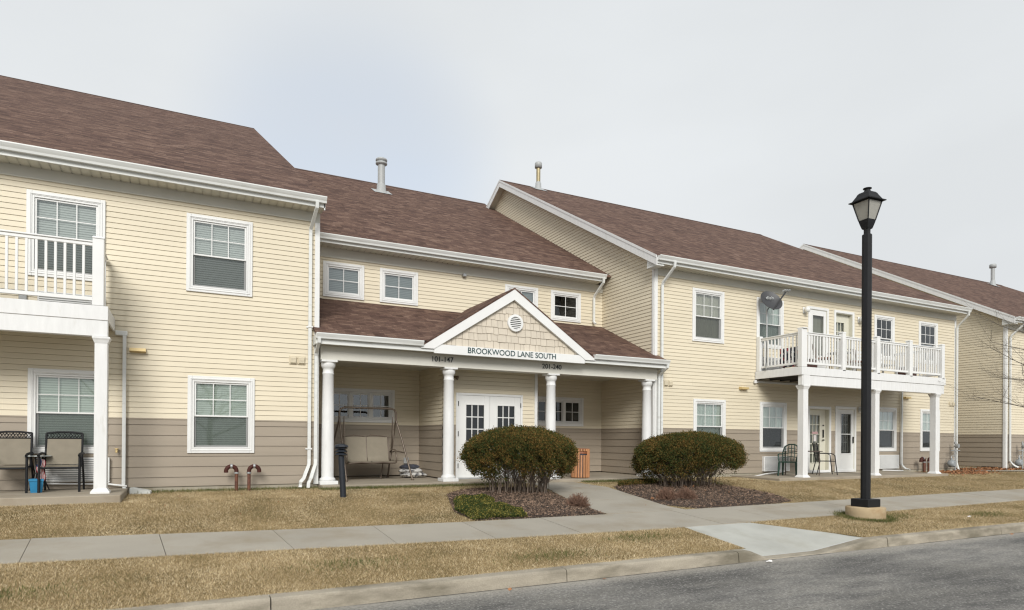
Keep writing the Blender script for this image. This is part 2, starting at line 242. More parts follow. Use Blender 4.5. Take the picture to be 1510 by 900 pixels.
def road_mat():
    m, nt, o = newmat('worn_asphalt'); N = nt.nodes.new; L = nt.links.new
    p = N('ShaderNodeBsdfPrincipled'); p.inputs['Roughness'].default_value = 0.85; L(p.outputs[0], o.inputs[0])
    g = N('ShaderNodeNewGeometry'); mp = N('ShaderNodeMapping'); mp.inputs['Scale'].default_value = (0.5, 1.3, 1); L(g.outputs['Position'], mp.inputs[0])
    n = N('ShaderNodeTexNoise'); n.inputs['Scale'].default_value = 1.3; n.inputs['Detail'].default_value = 7; n.inputs['Roughness'].default_value = 0.65; L(mp.outputs[0], n.inputs['Vector'])
    v = N('ShaderNodeTexVoronoi'); v.inputs['Scale'].default_value = 62; L(g.outputs['Position'], v.inputs['Vector'])
    n2 = N('ShaderNodeTexNoise'); n2.inputs['Scale'].default_value = 30; n2.inputs['Detail'].default_value = 5; n2.inputs['Roughness'].default_value = 0.8; L(g.outputs['Position'], n2.inputs['Vector'])
    cr = N('ShaderNodeValToRGB'); L(n.outputs[0], cr.inputs[0]); e = cr.color_ramp.elements
    e[0].position = 0.36; e[0].color = (0.082, 0.079, 0.074, 1); e[1].position = 0.66; e[1].color = (0.195, 0.185, 0.165, 1); a = e.new(0.5); a.color = (0.138, 0.132, 0.121, 1)
    s = N('ShaderNodeSeparateColor'); L(v.outputs['Color'], s.inputs[0])
    r = N('ShaderNodeMapRange'); r.inputs[1].default_value = 0.84; r.inputs[2].default_value = 0.99; r.inputs[4].default_value = 0.6; L(s.outputs[0], r.inputs[0])
    r2 = N('ShaderNodeMapRange'); r2.inputs[1].default_value = 0.3; r2.inputs[2].default_value = 0.7; r2.inputs[3].default_value = 0.45; r2.inputs[4].default_value = 1.6; L(n2.outputs[0], r2.inputs[0])
    n5 = N('ShaderNodeTexNoise'); n5.inputs['Scale'].default_value = 0.6; n5.inputs['Detail'].default_value = 4; n5.inputs['Roughness'].default_value = 0.6; L(mp.outputs[0], n5.inputs['Vector'])
    r5 = N('ShaderNodeMapRange'); r5.inputs[1].default_value = 0.38; r5.inputs[2].default_value = 0.62; r5.inputs[3].default_value = 0.74; r5.inputs[4].default_value = 1.28; L(n5.outputs[0], r5.inputs[0])
    mq = N('ShaderNodeMath'); mq.operation = 'MULTIPLY'; L(r2.outputs[0], mq.inputs[0]); L(r5.outputs[0], mq.inputs[1])
    sc = N('ShaderNodeVectorMath'); sc.operation = 'SCALE'; L(cr.outputs[0], sc.inputs[0]); L(mq.outputs[0], sc.inputs['Scale'])
    mx = N('ShaderNodeMix'); mx.data_type = 'RGBA'; L(r.outputs[0], mx.inputs[0]); L(sc.outputs[0], mx.inputs[6]); mx.inputs[7].default_value = (0.40, 0.385, 0.36, 1)
    # pale grit that has gathered along the kerb
    sx = N('ShaderNodeSeparateXYZ'); L(g.outputs['Position'], sx.inputs[0])
    k = N('ShaderNodeMapRange'); k.inputs[1].default_value = 6.05; k.inputs[2].default_value = 6.62; L(sx.outputs[1], k.inputs[0])
    k2 = N('ShaderNodeMath'); k2.operation = 'MULTIPLY'; L(k.outputs[0], k2.inputs[0]); L(n2.outputs[0], k2.inputs[1])
    k3 = N('ShaderNodeMapRange'); k3.inputs[1].default_value = 0.2; k3.inputs[2].default_value = 0.5; k3.inputs[4].default_value = 0.75; L(k2.outputs[0], k3.inputs[0])
    m2 = N('ShaderNodeMix'); m2.data_type = 'RGBA'; L(k3.outputs[0], m2.inputs[0]); L(mx.outputs[2], m2.inputs[6]); m2.inputs[7].default_value = (0.36, 0.335, 0.29, 1)
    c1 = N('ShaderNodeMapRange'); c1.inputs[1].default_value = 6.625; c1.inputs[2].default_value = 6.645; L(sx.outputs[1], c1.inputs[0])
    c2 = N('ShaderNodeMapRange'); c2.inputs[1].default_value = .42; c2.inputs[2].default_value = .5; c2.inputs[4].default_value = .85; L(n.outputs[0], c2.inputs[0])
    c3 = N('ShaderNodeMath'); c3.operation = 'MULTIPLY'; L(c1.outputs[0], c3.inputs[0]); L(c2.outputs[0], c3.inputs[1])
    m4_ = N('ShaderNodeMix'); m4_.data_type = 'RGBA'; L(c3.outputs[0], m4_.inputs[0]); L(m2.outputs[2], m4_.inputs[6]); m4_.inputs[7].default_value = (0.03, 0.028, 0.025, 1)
    L(m4_.outputs[2], p.inputs['Base Color'])
    b = N('ShaderNodeBump'); b.inputs['Strength'].default_value = 0.7; b.inputs['Distance'].default_value = 0.012; L(n2.outputs[0], b.inputs['Height']); L(b.outputs[0], p.inputs['Normal'])
    return m
ROAD = road_mat()

# ------------------------------------------------------------------ mesh helpers
BASE = {}
def link(name, me, parent=None, m=None):
    o = bpy.data.objects.new(name, me); COL.objects.link(o)
    if m is not None: me.materials.append(m)
    if parent is not None:
        o.parent = parent
        if parent.name in BASE: o.matrix_parent_inverse = Matrix.Translation(-Vector(BASE[parent.name]))
    return o
class MB:
    def __init__(s): s.v = []; s.f = []; s.uv = None; s.sm = []
    def poly(s, pts, smooth=False):
        n = len(s.v); s.v += [tuple(p) for p in pts]; s.f.append(tuple(range(n, n+len(pts)))); s.sm.append(smooth); return s
    def mesh(s, vs, fs, smooth=False):
        n = len(s.v); s.v += [tuple(p) for p in vs]; s.f += [tuple(i+n for i in f) for f in fs]; s.sm += [smooth]*len(fs); return s
    def box(s, x0, x1, y0, y1, z0, z1):
        x0, x1 = min(x0, x1), max(x0, x1); y0, y1 = min(y0, y1), max(y0, y1); z0, z1 = min(z0, z1), max(z0, z1)
        vs = [(x, y, z) for z in (z0, z1) for y in (y0, y1) for x in (x0, x1)]
        return s.mesh(vs, [(0, 2, 3, 1), (4, 5, 7, 6), (0, 1, 5, 4), (2, 6, 7, 3), (0, 4, 6, 2), (1, 3, 7, 5)])
    def bbox(s, x0, x1, y0, y1, z0, z1, b=0.006):
        """box with chamfered edges (stacked loops)"""
        x0, x1 = min(x0, x1), max(x0, x1); y0, y1 = min(y0, y1), max(y0, y1); z0, z1 = min(z0, z1), max(z0, z1)
        b = min(b, (x1-x0)*.45, (y1-y0)*.45, (z1-z0)*.45)
        def ring(i, z):
            a0, a1, c0, c1 = x0+i, x1-i, y0+i, y1-i; k = b-i
            return [(a0+k, c0, z), (a1-k, c0, z), (a1, c0+k, z), (a1, c1-k, z), (a1-k, c1, z), (a0+k, c1, z), (a0, c1-k, z), (a0, c0+k, z)] if k > 1e-6 else [(a0+1e-4, c0, z), (a1-1e-4, c0, z), (a1, c0+1e-4, z), (a1, c1-1e-4, z), (a1-1e-4, c1, z), (a0+1e-4, c1, z), (a0, c1-1e-4, z), (a0, c0+1e-4, z)]
        R4 = [ring(b, z0), ring(0, z0+b), ring(0, z1-b), ring(b, z1)]
        vs = sum(R4, []); fs = [tuple(range(7, -1, -1)), tuple(range(24, 32))]
        for k in range(3):
            for i in range(8):
                j = (i+1) % 8; fs.append((k*8+i, k*8+j, k*8+8+j, k*8+8+i))
        return s.mesh(vs, fs)
    def bar(s, a, b, w, h, up=(0, 0, 1)):
        a = Vector(a); b = Vector(b); d = (b-a).normalized(); u = Vector(up)
        r = d.cross(u)
        if r.length < 1e-4: r = d.cross(Vector((0, 1, 0)))
        r.normalize(); u = r.cross(d)
        vs = [p+r*sx*w/2+u*sy*h/2 for p in (a, b) for sx, sy in ((-1, -1), (1, -1), (1, 1), (-1, 1))]
        return s.mesh(vs, [(0, 3, 2, 1), (4, 5, 6, 7), (0, 1, 5, 4), (1, 2, 6, 5), (2, 3, 7, 6), (3, 0, 4, 7)])
    def tube(s, pts, r, n=8, cap=True, smooth=True):
        pts = [Vector(p) for p in pts]; rs = r if isinstance(r, (list, tuple)) else [r]*len(pts)
        T = [(pts[min(i+1, len(pts)-1)]-pts[max(i-1, 0)]).normalized() for i in range(len(pts))]
        u = T[0].cross(Vector((0.13, 0.27, 0.95)))
        if u.length < 0.1: u = T[0].cross(Vector((1, 0, 0)))
        u.normalize(); vs = []
        for p, t, q in zip(pts, T, rs):
            u = (u-t*u.dot(t)).normalized(); v = t.cross(u)
            vs += [p+(u*math.cos(2*math.pi*k/n)+v*math.sin(2*math.pi*k/n))*q for k in range(n)]
        fs = [(i*n+k, i*n+(k+1) % n, (i+1)*n+(k+1) % n, (i+1)*n+k) for i in range(len(pts)-1) for k in range(n)]
        s.mesh(vs, fs, smooth)
        if cap:
            s.mesh([vs[k] for k in range(n)], [tuple(range(n-1, -1, -1))]); s.mesh(vs[-n:], [tuple(range(n))])
        return s
    def lathe(s, c, prof, n=24, smooth=True, rot=0):
        vs = [(c[0]+r*math.cos(2*math.pi*k/n+rot), c[1]+r*math.sin(2*math.pi*k/n+rot), c[2]+z) for r, z in prof for k in range(n)]
        fs = [(i*n+k, i*n+(k+1) % n, (i+1)*n+(k+1) % n, (i+1)*n+k) for i in range(len(prof)-1) for k in range(n)]
        if prof[0][0] > 1e-5: s.mesh(vs[:n], [tuple(range(n-1, -1, -1))])
        if prof[-1][0] > 1e-5: s.mesh(vs[-n:], [tuple(range(n))])
        return s.mesh(vs, fs, smooth)
    def prism(s, pts, d):
        """closed polygon extruded along vector d"""
        d = Vector(d); a = [Vector(p) for p in pts]; n = len(a)
        fs = [tuple(range(n-1, -1, -1)), tuple(range(n, 2*n))]+[(i, (i+1) % n, n+(i+1) % n, n+i) for i in range(n)]
        return s.mesh(a+[p+d for p in a], fs)
    def build(s, name, m, parent=None, uvs=None):
        me = bpy.data.meshes.new(name); me.from_pydata(s.v, [], s.f); me.update()
        if any(s.sm): me.polygons.foreach_set('use_smooth', s.sm)
        if uvs is not None:
            l = me.uv_layers.new(name='UVMap')
            for lp in me.loops: l.data[lp.index].uv = uvs(s.v[lp.vertex_index])
        return link(name, me, parent, m)
def tag(o, label=None, cat=None, group=None, kind=None):
    if label: o['label'] = label
    if cat: o['category'] = cat
    if group: o['group'] = group
    if kind: o['kind'] = kind
    return o
def thing(name, label, cat, loc=(0, 0, 0), group=None):
    o = bpy.data.objects.new(name, None); COL.objects.link(o); o.location = loc; BASE[o.name] = tuple(float(x) for x in loc)
    o.empty_display_size = 0.2
    return tag(o, label, cat, group)
def copy_tree(o, off=(0, 0, 0), parent=None):
    c = o.copy(); COL.objects.link(c)
    if parent is not None: c.parent = parent
    else: c.location = Vector(o.location)+Vector(off)
    for ch in list(o.children): copy_tree(ch, parent=c)
    return c
def rawmesh(name, verts, faces, m, parent=None, n=3):
    me = bpy.data.meshes.new(name); nv = len(verts); nf = len(faces)
    me.vertices.add(nv); me.vertices.foreach_set('co', np.asarray(verts, dtype=np.float32).ravel())
    me.loops.add(nf*n); me.loops.foreach_set('vertex_index', np.asarray(faces, dtype=np.int32).ravel())
    me.polygons.add(nf); me.polygons.foreach_set('loop_start', np.arange(0, nf*n, n, dtype=np.int32))
    me.update(calc_edges=True); me.validate()
    return link(name, me, parent, m)
def text_mesh(name, txt, size, m, parent, origin, thick=0.012, sx=1.0, udir=(1, 0, 0), bold=0.0, width=None):
    cu = bpy.data.curves.new(name, 'FONT'); cu.body = txt; cu.size = size; cu.extrude = thick/2; cu.align_x = 'CENTER'; cu.align_y = 'CENTER'; cu.offset = bold
    t = bpy.data.objects.new('t', cu); COL.objects.link(t); bpy.context.view_layer.update()
    dg = bpy.context.evaluated_depsgraph_get(); me = bpy.data.meshes.new_from_object(t.evaluated_get(dg)); bpy.data.objects.remove(t)
    U = Vector(udir).normalized(); Z = Vector((0, 0, 1)); Nn = U.cross(Z)
    if width:
        xs = [v.co.x for v in me.vertices]; sx = width/(max(xs)-min(xs))
    for v in me.vertices:
        c = v.co.copy(); v.co = Vector(origin)+U*c.x*sx+Z*c.y+Nn*c.z
    me.materials.clear()
    return link(name, me, parent, m)

# ------------------------------------------------------------------ ground
def gz(Y):
    return float(np.interp(Y, [6.86, 10.2, 12.4, 14.3], [-0.61, -0.375, -0.135, -0.10]))
def gzv(Y): return np.interp(Y, [6.86, 10.2, 12.4, 14.3], [-0.61, -0.375, -0.135, -0.10])
NEAR = [(-90, 9.6), (-8, 9.25), (-4, 9.08), (-1.8, 8.93), (-.5, 8.81), (1.8, 8.65), (4.2, 8.5), (7.4, 8.37), (9.3, 8.44), (12.5, 8.5), (19, 8.68), (30, 8.9), (120, 9.2)]
FAR = [(-90, 11.0), (-8, 10.6), (-4, 10.4), (-2, 10.24), (-.3, 10.09), (1.2, 9.96), (4.1, 9.79), (6.9, 9.74), (10.7, 9.85), (16.6, 10.0), (22, 10.08), (30, 10.25), (120, 10.6)]
nearY = lambda x: float(np.interp(x, *zip(*NEAR))); farY = lambda x: float(np.interp(x, *zip(*FAR)))
AX0 = lambda y: np.interp(y, [6.68, 8.37], [7.28, 7.52]); AX1 = lambda y: np.interp(y, [6.68, 6.95, 8.42], [9.98, 9.96, 8.97])

mb = MB(); mb.poly([(-300, -200, -0.76), (400, -200, -0.76), (400, 6.70, -0.76), (-300, 6.70, -0.76)])
tag(mb.build('road', ROAD), kind='structure')
mb = MB()
# verge pieces either side of the ramp, then the lawn behind
for side in (0, 1):
    yy = [6.86, 7.2, 7.6, 8.0, 8.44]
    for a, b in zip(yy[:-1], yy[1:]):
        if side == 0: mb.poly([(-300, a, gz(a)), (AX0(a)+.02, a, gz(a)), (AX0(b)+.02, b, gz(b)), (-300, b, gz(b))])
        else: mb.poly([(AX1(a)-.02, a, gz(a)), (400, a, gz(a)), (400, b, gz(b)), (AX1(b)-.02, b, gz(b))])
yy = [8.44, 9.5, 10.2, 12.4, 14.3, 60, 900]
for a, b in zip(yy[:-1], yy[1:]): mb.poly([(-300, a, gz(a)), (400, a, gz(a)), (400, b, gz(b)), (-300, b, gz(b))])
tag(mb.build('lawn', LAWN), kind='structure')

# sidewalk slabs with open joints
mb = MB(); gap = 0.0045
xs = [-1.72+1.45*k for k in range(-22, 60)]
def skew(x, y):  # joint lines run square to the walk
    return x
for a, b in zip(xs[:-1], xs[1:]):
    a2, b2 = a+gap, b-gap; sk = .11 if a < 2 else 0.0; top = 0.012+rnd.uniform(-.003, .003)
    P = [(a2+sk, nearY(a2)), (b2+(.11 if b < 2 else 0.0), nearY(b2)), (b2, farY(b2)), (a2, farY(a2))]
    vs = [(x, y, gz(y)+top) for x, y in P]+[(x, y, gz(y)-.06) for x, y in P]
    mb.mesh(vs, [(0, 1, 2, 3), (0, 4, 5, 1), (1, 5, 6, 2), (2, 6, 7, 3), (3, 7, 4, 0)])
tag(mb.build('sidewalk', CONC), kind='structure')
jm = MB(); xs2 = [-60, -8, -4, -1.8, 1.8, 4.2, 7.4, 12.5, 19, 30, 80]
for a, b in zip(xs2[:-1], xs2[1:]): jm.poly([(a, nearY(a)+.02, gz(nearY(a)+.02)+.004), (b, nearY(b)+.02, gz(nearY(b)+.02)+.004), (b, farY(b)-.02, gz(farY(b)-.02)+.004), (a, farY(a)-.02, gz(farY(a)-.02)+.004)])
tag(jm.build('joint_soil', MULCH), kind='structure')
# path from the porch to the sidewalk
mb = MB()
EL = [(9.80, 6.95), (10.4, 6.93), (11.2, 7.0), (12.1, 7.15), (12.9, 7.3), (13.86, 7.6)]
ER = [(9.80, 8.82), (10.2, 8.70), (10.8, 8.74), (12.1, 8.78), (12.9, 8.78), (13.86, 8.78)]
lx = lambda y: float(np.interp(y, *zip(*EL))); rx = lambda y: float(np.interp(y, *zip(*ER)))
yj = [farY(8)+.01, 11.05, 12.4, 13.86]
for a, b in zip(yj[:-1], yj[1:]):
    a += .007; b -= .007; q = 4
    for i in range(q):
        y0 = a+(b-a)*i/q; y1 = a+(b-a)*(i+1)/q
        mb.poly([(lx(y0), y0, gz(y0)+.014), (rx(y0), y0, gz(y0)+.014), (rx(y1), y1, gz(y1)+.014), (lx(y1), y1, gz(y1)+.014)])
    mb.poly([(lx(a), a, gz(a)+.014), (lx(a), a, gz(a)-.03), (rx(a), a, gz(a)-.03), (rx(a), a, gz(a)+.014)])
    mb.poly([(lx(b), b, gz(b)+.014), (rx(b), b, gz(b)+.014), (rx(b), b, gz(b)-.03), (lx(b), b, gz(b)-.03)])
for E_, sgn in ((EL, 1), (ER, -1)):
    for (y0, x0), (y1, x1) in zip(E_[:-1], E_[1:]):
        mb.poly([(x0, y0, gz(y0)+.014), (x1, y1, gz(y1)+.014), (x1, y1, gz(y1)-.03), (x0, y0, gz(y0)-.03)])
tag(mb.build('entry_path', CONC), kind='structure')
# kerb ramp of new concrete
mb = MB(); NU, NV = 24, 10; vs = []
def kh(x):
    return float(np.interp(x, [6.95, 7.22, 7.60, 8.75, 9.35, 9.95, 10.15], [.15, .15, .012, .012, .075, .145, .15]))
for j in range(NV+1):
    t = j/NV; y = 8.36+(6.873-8.36)*t
    for i in range(NU+1):
        u = i/NU; x = AX0(y)*(1-u)+AX1(y)*u; xe = AX0(6.873)*(1-u)+AX1(6.873)*u
        vs.append((x, y, (gz(8.36)+.012)*(1-t)+(-0.757+kh(xe))*t))
mb.mesh(vs, [(j*(NU+1)+i, j*(NU+1)+NU+1+i, j*(NU+1)+NU+2+i, j*(NU+1)+i+1) for j in range(NV) for i in range(NU)], True)
tag(mb.build('kerb_ramp', CONC2), kind='structure')
# kerb, in lengths, dropping at the ramp
mb = MB()
def kerbrun(x0, x1, n):
    X = [x0+(x1-x0)*i/n for i in range(n+1)]; prof = []
    for x in X:
        h = kh(x); zt = -0.76+h; r = min(.03, h*.8)
        prof.append([(x, 6.66, -0.80), (x, 6.675, zt-r), (x, 6.682, zt-r*.4), (x, 6.70, zt), (x, 6.86, zt+.004), (x, 6.875, zt-.08)])
    m = len(prof[0]); vs = sum(prof, [])
    fs = [(i*m+k, (i+1)*m+k, (i+1)*m+k+1, i*m+k+1) for i in range(n) for k in range(m-1)]
    mb.mesh(vs, fs)
    mb.poly(prof[0]); mb.poly(prof[-1][::-1])
cuts = [-60, -40, -24, -12, -6, -2.6, .78, 4.15, 6.98]
for a, b in zip(cuts[:-1], cuts[1:]): kerbrun(a+.006, b-.006, 1)
kerbrun(6.99, 10.3, 40)
cuts = [10.32, 13.7, 17.1, 20.5, 24, 30, 45, 80, 140]
for a, b in zip(cuts[:-1], cuts[1:]): kerbrun(a+.006, b-.006, 1)
tag(mb.build('kerb', KERB), kind='structure')

# ------------------------------------------------------------------ siding
def siding_rows(z0, z1, pitch, start):
    z = start
    while z < z1-1e-6:
        a, b = z, z+pitch
        if b > z0+1e-6: yield max(a, z0), min(b, z1), a, b
        z = b
GROOVE = 0.0045
def siding(mb, P, N, u0, u1, z0, z1, pitch, start, lip, ops=(), uL=None, uR=None):
    """real clapboard strips; P(u,z,n) maps to world, n is outward distance"""
    for a, b, fa, fb in siding_rows(z0, z1, pitch, start):
        zc = sorted({a, b, *[z for o in ops for z in (o[2], o[3]) if a < z < b]})
        for p, q in zip(zc[:-1], zc[1:]):
            L0, L1 = (uL(p), uL(q)) if uL else (u0, u0); R0, R1 = (uR(p), uR(q)) if uR else (u1, u1)
            if L0 >= R0: continue
            if L1 > R1: L1 = R1 = (L1+R1)/2
            segs = [(L0, L1, R0, R1)]
            for o in ops:
                if o[2] < q-1e-6 and o[3] > p+1e-6:
                    ns = []
                    for s in segs:
                        if o[1] <= s[0] or o[0] >= s[2]: ns.append(s); continue
                        if o[0] > s[0]: ns.append((s[0], s[1], o[0], o[0]))
                        if o[1] < s[2]: ns.append((o[1], o[1], s[2], s[3]))
                    segs = ns
            gq = GROOVE if abs(q-fb) < 1e-6 and q-p > 2*GROOVE else 0.0
            n0 = lip*(1-(p-fa)/(fb-fa)); n1 = lip*(1-(q-gq-fa)/(fb-fa))
            sp = []
            for s in segs:
                if pitch < .15 and s[2]-s[0] > 2.5 and uL is None:
                    cu = s[0]; k2 = (s[0]*7.3+round(fa/pitch/2)*2.37) % 3.6
                    while cu+k2 < s[2]-.5: sp.append((cu, cu, cu+k2, cu+k2)) if k2 > .3 else None; cu = cu+k2 if k2 > .3 else cu; k2 = 3.66
                    sp.append((cu, cu, s[2], s[3]))
                else: sp.append(s)
            segs = sp; b0, b1 = n0, n1
            for i_, s in enumerate(segs):
                n0 = b0+.0018*(i_ % 2); n1 = b1+.0018*(i_ % 2)
                if gq: mb.poly([P(s[1], q-gq, -.022), P(s[3], q-gq, -.022), P(s[3], q+.002, -.022), P(s[1], q+.002, -.022)]); mb.poly([P(s[1], q-gq, n1), P(s[3], q-gq, n1), P(s[3], q-gq, -.022), P(s[1], q-gq, -.022)])
                mb.poly([P(s[0], p, n0), P(s[2], p, n0), P(s[3], q-gq, n1), P(s[1], q-gq, n1)])
                if abs(p-fa) < 1e-6: mb.poly([P(s[0], p, -.022), P(s[2], p, -.022), P(s[2], p, n0), P(s[0], p, n0)])
ZT, ZF = 1.31, 5.56
PY, PT = 0.1016, 0.2032
def front(Y): return lambda u, z, n: (u, Y-n, z)
def sideW(X, s=-1): return lambda u, z, n: (X+s*n, u, z)
def wall_pair(parent, P, u0, u1, ztop, ops=(), uL=None, uR=None, zb=0.0, label=None):
    y = MB(); siding(y, P, None, u0, u1, ZT+.012, ztop, PY, ZT+.012, .013, ops, uL, uR)
    w = y.build('wall', YEL, parent); tag(w, label or 'pale yellow clapboard siding')
    t = MB(); siding(t, P, None, u0, u1, zb, ZT-.012, PT, ZT-.012-.10-PT*8, .016, ops)
    t.build('lower_siding', TAU, w)
    c = MB()  # dividing trim
    segs = [(u0, u1)]
    for o in ops:
        if o[2] < ZT < o[3]:
            ns = []
            for s in segs:
                if o[1] <= s[0] or o[0] >= s[1]: ns.append(s); continue
                if o[0] > s[0]: ns.append((s[0], o[0]))
                if o[1] < s[1]: ns.append((o[1], s[1]))
            segs = ns
    for s in segs:
        A = [P(s[0], ZT-.012, .0), P(s[0], ZT-.012, .020), P(s[0], ZT+.010, .020), P(s[0], ZT+.0125, .0)]
        B = [P(s[1], ZT-.012, .0), P(s[1], ZT-.012, .020), P(s[1], ZT+.010, .020), P(s[1], ZT+.0125, .0)]
        c.mesh(A+B, [(0, 1, 5, 4), (1, 2, 6, 5), (2, 3, 7, 6), (0, 3, 2, 1), (4, 5, 6, 7)])
    c.build('divider_trim', TAU, w)
    return w

# ------------------------------------------------------------------ windows and doors (all on -Y facing walls)
def rect_ring(mb, x0, x1, z0, z1, wd, y0, y1, b=0.004):
    mb.bbox(x0, x0+wd, y0, y1, z0, z1, b); mb.bbox(x1-wd, x1, y0, y1, z0, z1, b)
    mb.bbox(x0+wd+.0005, x1-wd-.0005, y0+.0015, y1, z1-wd, z1-.0008, b); mb.bbox(x0+wd+.0005, x1-wd-.0005, y0+.0015, y1, z0+.0008, z0+wd, b)
def window(parent, x0, x1, z0, z1, Y, kind='dh', back='blind', screen=True, label=None, trim=.085):
    """casing proud of the siding, vinyl frame, sashes, panes, something behind the glass"""
    c = MB(); rect_ring(c, x0, x1, z0, z1, trim, Y-.042, Y+.02, .006)
    rect_ring(c, x0+trim*.55, x1-trim*.55, z0+trim*.55, z1-trim*.55, .02, Y-.052, Y-.03, .003)
    W = c.build('window', WHITE, parent)
    if label: W['label'] = label
    a0, a1, b0, b1 = x0+trim+.002, x1-trim-.002, z0+trim+.002, z1-trim-.002
    zm = b0+(b1-b0)*.485
    fr = MB(); rect_ring(fr, a0, a1, b0, b1, .032, Y-.036, Y+.08, .003)
    fr.build('frame', WHITE, W)
    i0, i1 = a0+.033, a1-.033
    if kind == 'dh':
        s = MB(); rect_ring(s, i0, i1, zm-.02, b1-.033, .032, Y-.012, Y+.016); s.build('sash', WHITE, W)
        s = MB(); rect_ring(s, i0, i1, b0+.033, zm+.018, .034, Y+.02, Y+.046); s.build('sash', WHITE, W)
        g = MB(); g.poly([(i0, Y+.002, zm), (i1, Y+.002, zm), (i1, Y+.002, b1-.03), (i0, Y+.002, b1-.03)]); g.build('pane', GLASSD if back == 'none' else GLASS, W)
        g = MB(); g.poly([(i0, Y+.032, b0+.03), (i1, Y+.032, b0+.03), (i1, Y+.032, zm), (i0, Y+.032, zm)]); g.build('pane', GLASS, W)
        m = MB(); wx0, wx1, wz0, wz1 = i0+.032, i1-.032, zm+.012, b1-.065
        for k in (1, 2): x = wx0+(wx1-wx0)*k/3; m.box(x-.008, x+.008, Y-.004, Y+.006, wz0, wz1)
        z = (wz0+wz1)/2
        for k in range(3): m.box(wx0+(wx1-wx0)*k/3+(.008 if k else 0), wx0+(wx1-wx0)*(k+1)/3-(.008 if k < 2 else 0), Y-.003, Y+.005, z-.008, z+.008)
        m.build('grille', WHITE, W)
        if screen:
            q = MB(); q.poly([(i0, Y-.008, b0+.01), (i1, Y-.008, b0+.01), (i1, Y-.008, zm-.02), (i0, Y-.008, zm-.02)]); q.build('insect_screen', SCREEN, W)
    else:
        cells = kind if isinstance(kind, int) else 1
        wdt = (i1-i0)/cells
        for k in range(cells):
            j0, j1 = i0+wdt*k, i0+wdt*(k+1)
            if k: f2 = MB(); f2.box(j0-.04, j0+.04, Y-.034, Y+.06, b0+.034, b1-.034); f2.build('mullion', WHITE, W); j0 += .041
            if k < cells-1: j1 -= .041
            s = MB(); rect_ring(s, j0, j1, b0+.034, b1-.034, .034, Y-.008, Y+.02); s.build('sash', WHITE, W)
            g = MB(); g.poly([(j0, Y+.006, b0+.03), (j1, Y+.006, b0+.03), (j1, Y+.006, b1-.03), (j0, Y+.006, b1-.03)]); g.build('pane', GLASSD if back == 'none' and x0 > 8 else GLASS, W)
            m = MB(); x = (j0+j1)/2; z = (b0+b1)/2
            m.box(x-.009, x+.009, Y-.003, Y+.003, b0+.068, b1-.068)
            for e0, e1 in ((j0+.034, x-.009), (x+.009, j1-.034)): m.box(e0, e1, Y-.002, Y+.004, z-.009, z+.009)
            m.build('grille', WHITE, W)
    # reveal box behind the glass
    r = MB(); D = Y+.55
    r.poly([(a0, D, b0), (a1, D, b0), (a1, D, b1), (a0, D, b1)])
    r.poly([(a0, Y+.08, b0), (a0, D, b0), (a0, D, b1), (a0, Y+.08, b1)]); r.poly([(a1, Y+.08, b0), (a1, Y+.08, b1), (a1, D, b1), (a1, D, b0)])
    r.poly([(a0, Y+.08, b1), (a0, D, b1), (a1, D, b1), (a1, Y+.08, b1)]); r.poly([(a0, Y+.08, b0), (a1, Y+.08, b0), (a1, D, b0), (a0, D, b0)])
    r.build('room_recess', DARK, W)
    if back in ('blind', 'blind2', 'blind3'):
        q = MB(); q.poly([(a0+.01, Y+.056, b0+.02), (a1-.01, Y+.056, b0+.02), (a1-.01, Y+.056, b1), (a0+.01, Y+.056, b1)]); q.build('blind', {'blind': BLIND, 'blind2': BLIND2, 'blind3': BLIND3}[back], W)
    if back in ('curtain', 'half', 'beige'):
        q = MB(); n = 26; zb = b0+.02 if back != 'half' else zm-.03; vs = []
        for k in range(n*3+1):
            x = a0+.005+(a1-a0-.01)*k/(n*3); y = Y+.085+.014*math.sin(k*.9)+.008*math.sin(k*2.3)
            vs += [(x, y, zb), (x, y, b1)]
        q.mesh(vs, [(2*k, 2*k+2, 2*k+3, 2*k+1) for k in range(n*3)], True); q.build('curtain', CURT if back != 'beige' else CURT2, W)
    return W, (x0+.03, x1-.03, z0+.03, z1-.03)

